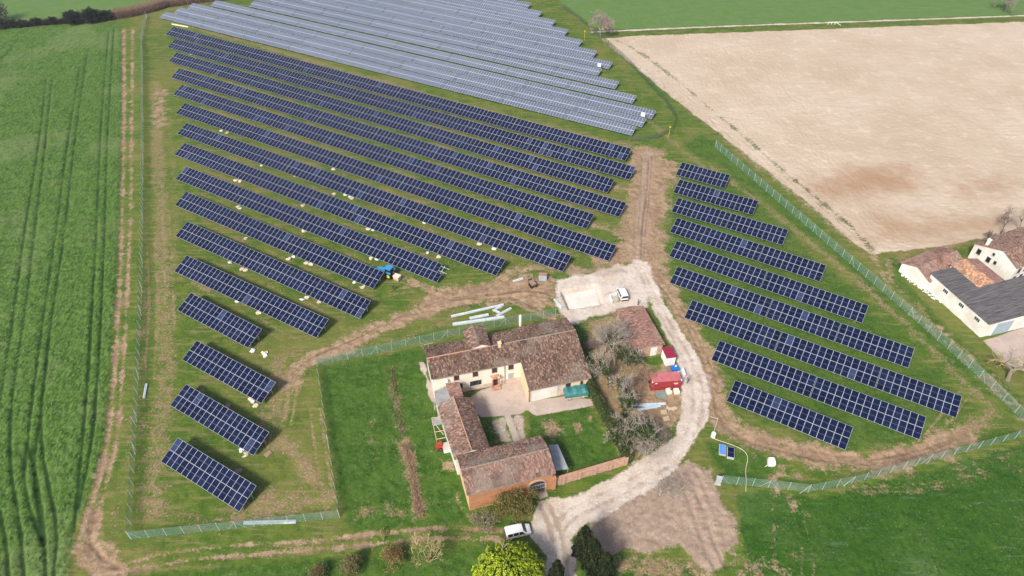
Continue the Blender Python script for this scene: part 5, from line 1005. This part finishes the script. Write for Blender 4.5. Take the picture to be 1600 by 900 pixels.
tree('pollard_shrub', (667,878), 6.0, 'yellow-twigged leafless pollard beside the dirt track', 'shrub', seed=31, mat=barky, spread=.4, trunk=.25, r0=.10, stems=5, depth=4, minr=.02, ratio=.7)
SH = [(.30,.25,.10),(.23,.23,.07),(.36,.30,.14),(.16,.18,.05)]
tree('bush', (545,889), 3.0, 'olive half-bare bush on the grass below the dirt track', 'shrub', seed=33, mat=bark, spread=.6, trunk=.3, r0=.05, stems=9, depth=3, leafpal=SH, leafn=2600, leafs=.10, minr=.014)
tree('bush', (612,879), 3.0, 'orange-brown twiggy bush beside the yellow pollard', 'shrub', seed=34, mat=barky, spread=.6, trunk=.3, r0=.05, stems=9, depth=3, leafpal=[(.40,.28,.11),(.32,.23,.09),(.24,.21,.07)], leafn=2400, leafs=.10, minr=.014)
tree('bush', (497,904), 2.4, 'green and straw bush at the lower dirt track verge', 'shrub', seed=35, mat=bark, spread=.6, trunk=.3, r0=.05, stems=8, depth=3, leafpal=SH, leafn=1800, leafs=.10, minr=.014)
tree('bush', (598,838), 1.4, 'small straw-coloured bush between the two wheel tracks', 'shrub', seed=36, mat=barky, spread=.6, trunk=.3, r0=.03, stems=8, depth=3, minr=.014)
tree('bush', (811,803), 5.0, 'yellow-green budding bush hiding the orange wall by the arched gate', 'shrub', seed=37, mat=barky, spread=.55, trunk=.25, r0=.08, stems=8, depth=4, ratio=.6, leafpal=[(.24,.20,.05),(.19,.18,.04),(.28,.24,.08),(.13,.13,.03)], leafn=6500, leafs=.11)
tree('bush', (758,820), 3.6, 'brown leafless bush at the foot of the orange wall', 'shrub', seed=38, mat=bark, twig=barkg, spread=.6, trunk=.28, r0=.06, stems=10, depth=3, leafpal=SH, leafn=900, leafs=.09, minr=.014)
tree('bare_tree', (968,612), 8.0, 'bare grey tree rising from the brown thicket behind the container', seed=41, mat=barkg, spread=.55, trunk=.2, r0=.18, ratio=.74, ivy=700)
tree('bare_tree', (1010,712), 6.5, 'leaning bare tree overhanging the gravel road bend', seed=42, mat=barkg, spread=.6, trunk=.16, r0=.13, ratio=.74, stems=3)
tree('bare_tree', (968,690), 6.0, 'ivy-green tree pressed against the ivy wall', seed=43, mat=barkg, spread=.55, trunk=.2, r0=.14, ivy=3200, stems=2)
tree('bare_tree', (966,530), 7.5, 'pale bare tree behind the brick shed near the gravel yard', seed=44, mat=barkg, spread=.6, trunk=.18, r0=.15, ratio=.74, stems=2)
# willow
def willow(px, h, rad, label, seed):
    r = np.random.RandomState(seed); t = thing('willow_tree', G(*px), 0, label, 'tree'); segs, tips = skeleton(h*.92, seed, spread=.55, trunk=.3, r0=.35, depth=3, ratio=.65); a = MB()
    for p,q_,r0,r1,k in segs: a.tube(p,q_,r0,r1,6,cap=False)
    ob('trunk', a, t, mats=bark); P = []; D = []; b = MB()
    for s in range(620):
        th = r.rand()*6.283; q_ = rad*math.sqrt(r.rand())*.9; z0 = h*(1-.42*(q_/rad)**2)*r.uniform(.82,1.02); L = min(z0-.4, r.uniform(1.6,4.5)*(.6+.6*q_/rad)); x, y = q_*math.cos(th), q_*math.sin(th); ox, oy = math.cos(th)*r.uniform(.3,1.0), math.sin(th)*r.uniform(.3,1.0)
        pv = None; n = int(L/.16)
        for i in range(n):
            f = i/n; p = (x+ox*math.sin(f*1.57), y+oy*math.sin(f*1.57), z0+.25*math.sin(f*3.1)-L*f*f*.5-L*f*.5); 
            for c in range(3): P.append((p[0]+r.normal()*.07,p[1]+r.normal()*.07,p[2])); D.append((ox*.2,oy*.2,-1.0))
            if pv and i%3 == 0: b.tube(pv,p,.012,.012,3,cap=False); pv = p
            if not pv: pv = p
    ob('twigs', b, t, mats=barky, kind='stuff'); ob('crown', leaves(P, .115, [(.62,.72,.06),(.55,.66,.05),(.70,.78,.14),(.44,.55,.04)], seed, stretch=1.6, dirs=np.array(D)), t, mats=leaf, kind='stuff')
willow((796,921), 8.6, 5.6, 'bright yellow-green weeping willow beside the white van', 4)
def cypress(px, h, rad, label, seed):
    r = np.random.RandomState(seed); t = thing('cypress_tree', G(*px), 0, label, 'tree', 'cypresses at the road mouth'); ob('trunk', MB().tube((0,0,-.2),(0,0,h*.8),.16,.04,6), t, mats=bark); N = 13000
    z = h*(1-r.rand(N)**.8)*.97+.2; f = z/h; R_ = rad*np.clip(np.minimum(f*5,1)*(1-f)**.55*1.15,0,1); th = r.rand(N)*6.283; lob = 1+.22*np.sin(th*5+z*1.3+seed)+.15*np.sin(th*9-z*2.1); q_ = R_*lob*(r.rand(N)**.35)
    P = np.stack([q_*np.cos(th), q_*np.sin(th), z],1); ob('crown', leaves(P, .15, [(.020,.040,.012),(.032,.056,.018),(.055,.075,.028),(.075,.085,.038)], seed, up=.65, stretch=1.5, jit=.4), t, mats=leaf, kind='stuff')
cypress((909,872), 9.8, 1.55, 'tallest dark cypress, nearest the pale gravel at the road mouth', 1); cypress((923,893), 10.0, 1.55, 'dark cypress between the tallest and the smallest of the roadside three', 2); cypress((942,908), 8.8, 1.5, 'smallest dark cypress, on the grass side of the roadside three', 3); cypress((868,920), 9.0, 1.35, 'lone dark cypress across the gravel from the three others', 5)
# ivy wall
A, Bq = G(979,726), G(916,604); d = Bq-A; Lw = d.length; wa = math.atan2(d.y,d.x)
iw = thing('ivy_wall', A, wa, 'old garden wall smothered in ivy with bare cream patches', 'wall'); ob('wall', MB().box((Lw/2,0,1.0),(Lw,.35,2.5)), iw, mats=plaster)
r = np.random.RandomState(8); N = 26000; x = r.rand(N)*Lw; bare = (vnoise(x,x*0+3,3.2,4) > .70); sd_ = r.rand(N); y = np.where(sd_ < .45, -.25-np.abs(r.normal(size=N))*.35, np.where(sd_ < .75, r.uniform(-.35,.35,N), .22+np.abs(r.normal(size=N))*.12)); z = np.where(y < -.2, r.rand(N)*2.6, np.where(y > .2, 2.4-np.abs(r.normal(size=N))*.9, 2.25+np.abs(r.normal(size=N))*.25))
keep = ~(bare & (y > .05)) & (z > 0); P = np.stack([x,y,z],1)[keep]; ob('ivy', leaves(P, .15, IVY, 3), iw, mats=leaf, kind='stuff')
# hedge of dark bushes along the far edge of the wheat, reeds behind
DK = [(.035,.05,.03),(.05,.065,.04),(.07,.08,.05),(.028,.038,.026)]
BR = [(.11,.09,.07),(.08,.07,.055),(.06,.06,.045)]
def bush(px, w, h, pal, label, seed, n=2600, group=None):
    r = np.random.RandomState(seed); t = thing('hedge_bush', G(*px), 0, label, 'bush', group); a = MB()
    for k in range(5): a.tube((0,0,-.1),(random.uniform(-.3,.3)*w,random.uniform(-.3,.3)*w,h*.7),.07,.03,5)
    ob('stems', a, t, mats=barkd); v = r.normal(size=(n,3)); v /= np.linalg.norm(v,axis=1)[:,None]; q_ = r.rand(n)**.4; lob = 1+.25*np.sin(v[:,0]*7+seed)*np.sin(v[:,1]*6)+.12*np.sin(v[:,2]*11+seed*2); P = v*(q_*lob)[:,None]*np.array([w/2,w/2*.9,h/2])+np.array([0,0,h*.5]); P[:,2] = np.maximum(P[:,2],.05); ob('foliage', leaves(P, .22, pal, seed), t, mats=leaf, kind='stuff')
bush((117,37), 7.5, 5.2, DK, 'round dark bush in the hedge, first beside the round pair', 1, 4200); bush((146,34.5), 7.6, 5.4, DK, 'tall dark bush in the hedge nearest the reed bed', 2, 4200); bush((168,31), 5.5, 3.8, DK, 'smaller dark bush touching the tall one by the reeds', 3)
for k,(x,y,w,h) in enumerate(((100,36,4,1.8),(84,37,4.5,2.6),(72,38,4,1.6),(58,39,5,2.8),(46,40.5,4,1.6),(35,42,5.5,2.6),(18,43.5,6,3.4),(3,45,6,4.2),(-14,46,7,5))): bush((x,y), w, h, DK+BR, f'{ORD[k+1]} low brownish bush of the field hedge, counted from the round bushes', 10+k, 1500, 'low bushes of the field hedge')
bush((0,34), 9, 9, BR+[(.16,.14,.11)], 'loose grey-brown tree top at the far end of the hedge', 40, 1800)
b = MB(); C = []; r = np.random.RandomState(5); O = G(300,14)
LINE = [G(176,31),G(205,27),(G(240,19)),G(262,12),(G(330,3)),(G(440,-6)),G(520,-12)]
LINE2 = [G(176,24),G(205,17),G(240,8),G(262,3),G(330,-3),G(440,-10),G(520,-16)]
for i in range(16000):
    s = r.rand()*(len(LINE)-1); k = int(s); f = s-k; w = r.rand()**1.3; p = LINE[k].lerp(LINE[k+1],f).lerp(LINE2[k].lerp(LINE2[k+1],f), w)-O; h = r.uniform(1.5,2.9)*(.75 if w < .12 else 1); a = r.rand()*6.28; dx, dy = math.cos(a)*.09, math.sin(a)*.09; lx, ly = r.normal()*.3, r.normal()*.3
    b.face([(p.x-dx,p.y-dy,-.1),(p.x+dx,p.y+dy,-.1),(p.x+lx+dx*.4,p.y+ly+dy*.4,h),(p.x+lx-dx*.4,p.y+ly-dy*.4,h)]); c = (np.array([.46,.33,.22]) if w > .25 else np.array([.28,.19,.14]))*r.uniform(.7,1.2); C += [list(c)+[1]]*4
b.c = C; ob('reed_bed', b, None, O, label='tan dry reed bed between the wheat hedge and the older array', cat='reeds', kind='stuff', mats=leaf)
# dry stalk row in the garden, tufts over lawns, verges and fields
def stalks(name, segs, n, wid, h, pal, label, cat, seed):
    r = np.random.RandomState(seed); P = [G(*s) for s in segs]; O = P[0]; b = MB(); C = []
    for i in range(n):
        s = r.rand()*(len(P)-1); k = int(s); p = P[k].lerp(P[k+1],s-k)-O; p = Vector((p.x+r.normal()*wid,p.y+r.normal()*wid*.7,0)); a = r.rand()*6.28; dx, dy = math.cos(a)*.05, math.sin(a)*.05; lx, ly = r.normal()*.2, r.normal()*.2; hh = h*r.uniform(.4,1.2)
        b.face([(p.x-dx,p.y-dy,-.1),(p.x+dx,p.y+dy,-.1),(p.x+lx+dx*.3,p.y+ly+dy*.3,hh),(p.x+lx-dx*.3,p.y+ly-dy*.3,hh)]); c = np.array(pal[r.randint(len(pal))])*r.uniform(.7,1.2); C += [list(c)+[1]]*4
    b.c = C; return ob(name, b, None, O, label=label, cat=cat, kind='stuff', mats=leaf)
stalks('dry_stalks', [(633,695),(641,722),(650,770),(656,805)], 2000, .36, .45, [(.62,.46,.32),(.50,.36,.25),(.42,.30,.20)], 'row of dry brown stalks across the farmhouse garden', 'dry stalks', 1)
stalks('dry_stalks', [(612,575),(616,610),(622,650),(630,685)], 1000, .4, .45, [(.42,.36,.20),(.34,.28,.15),(.2,.22,.08)], 'thin line of dry weeds behind the row of stalks', 'dry stalks', 2)
HZ = bpy.data.materials.new('haze'); HZ.use_nodes = True; hn = HZ.node_tree; hn.nodes.remove(hn.nodes['Principled BSDF']); pv = nd(hn, 'ShaderNodeVolumePrincipled'); pv.inputs['Color'].default_value = (.86,.92,1,1); pv.inputs['Density'].default_value = .00016; pv.inputs['Anisotropy'].default_value = .2; hn.links.new(pv.outputs[0], hn.nodes['Material Output'].inputs['Volume'])
ob('haze', MB().box((0,1500,53),(8400,6400,112)), kind='stuff', mats=HZ)
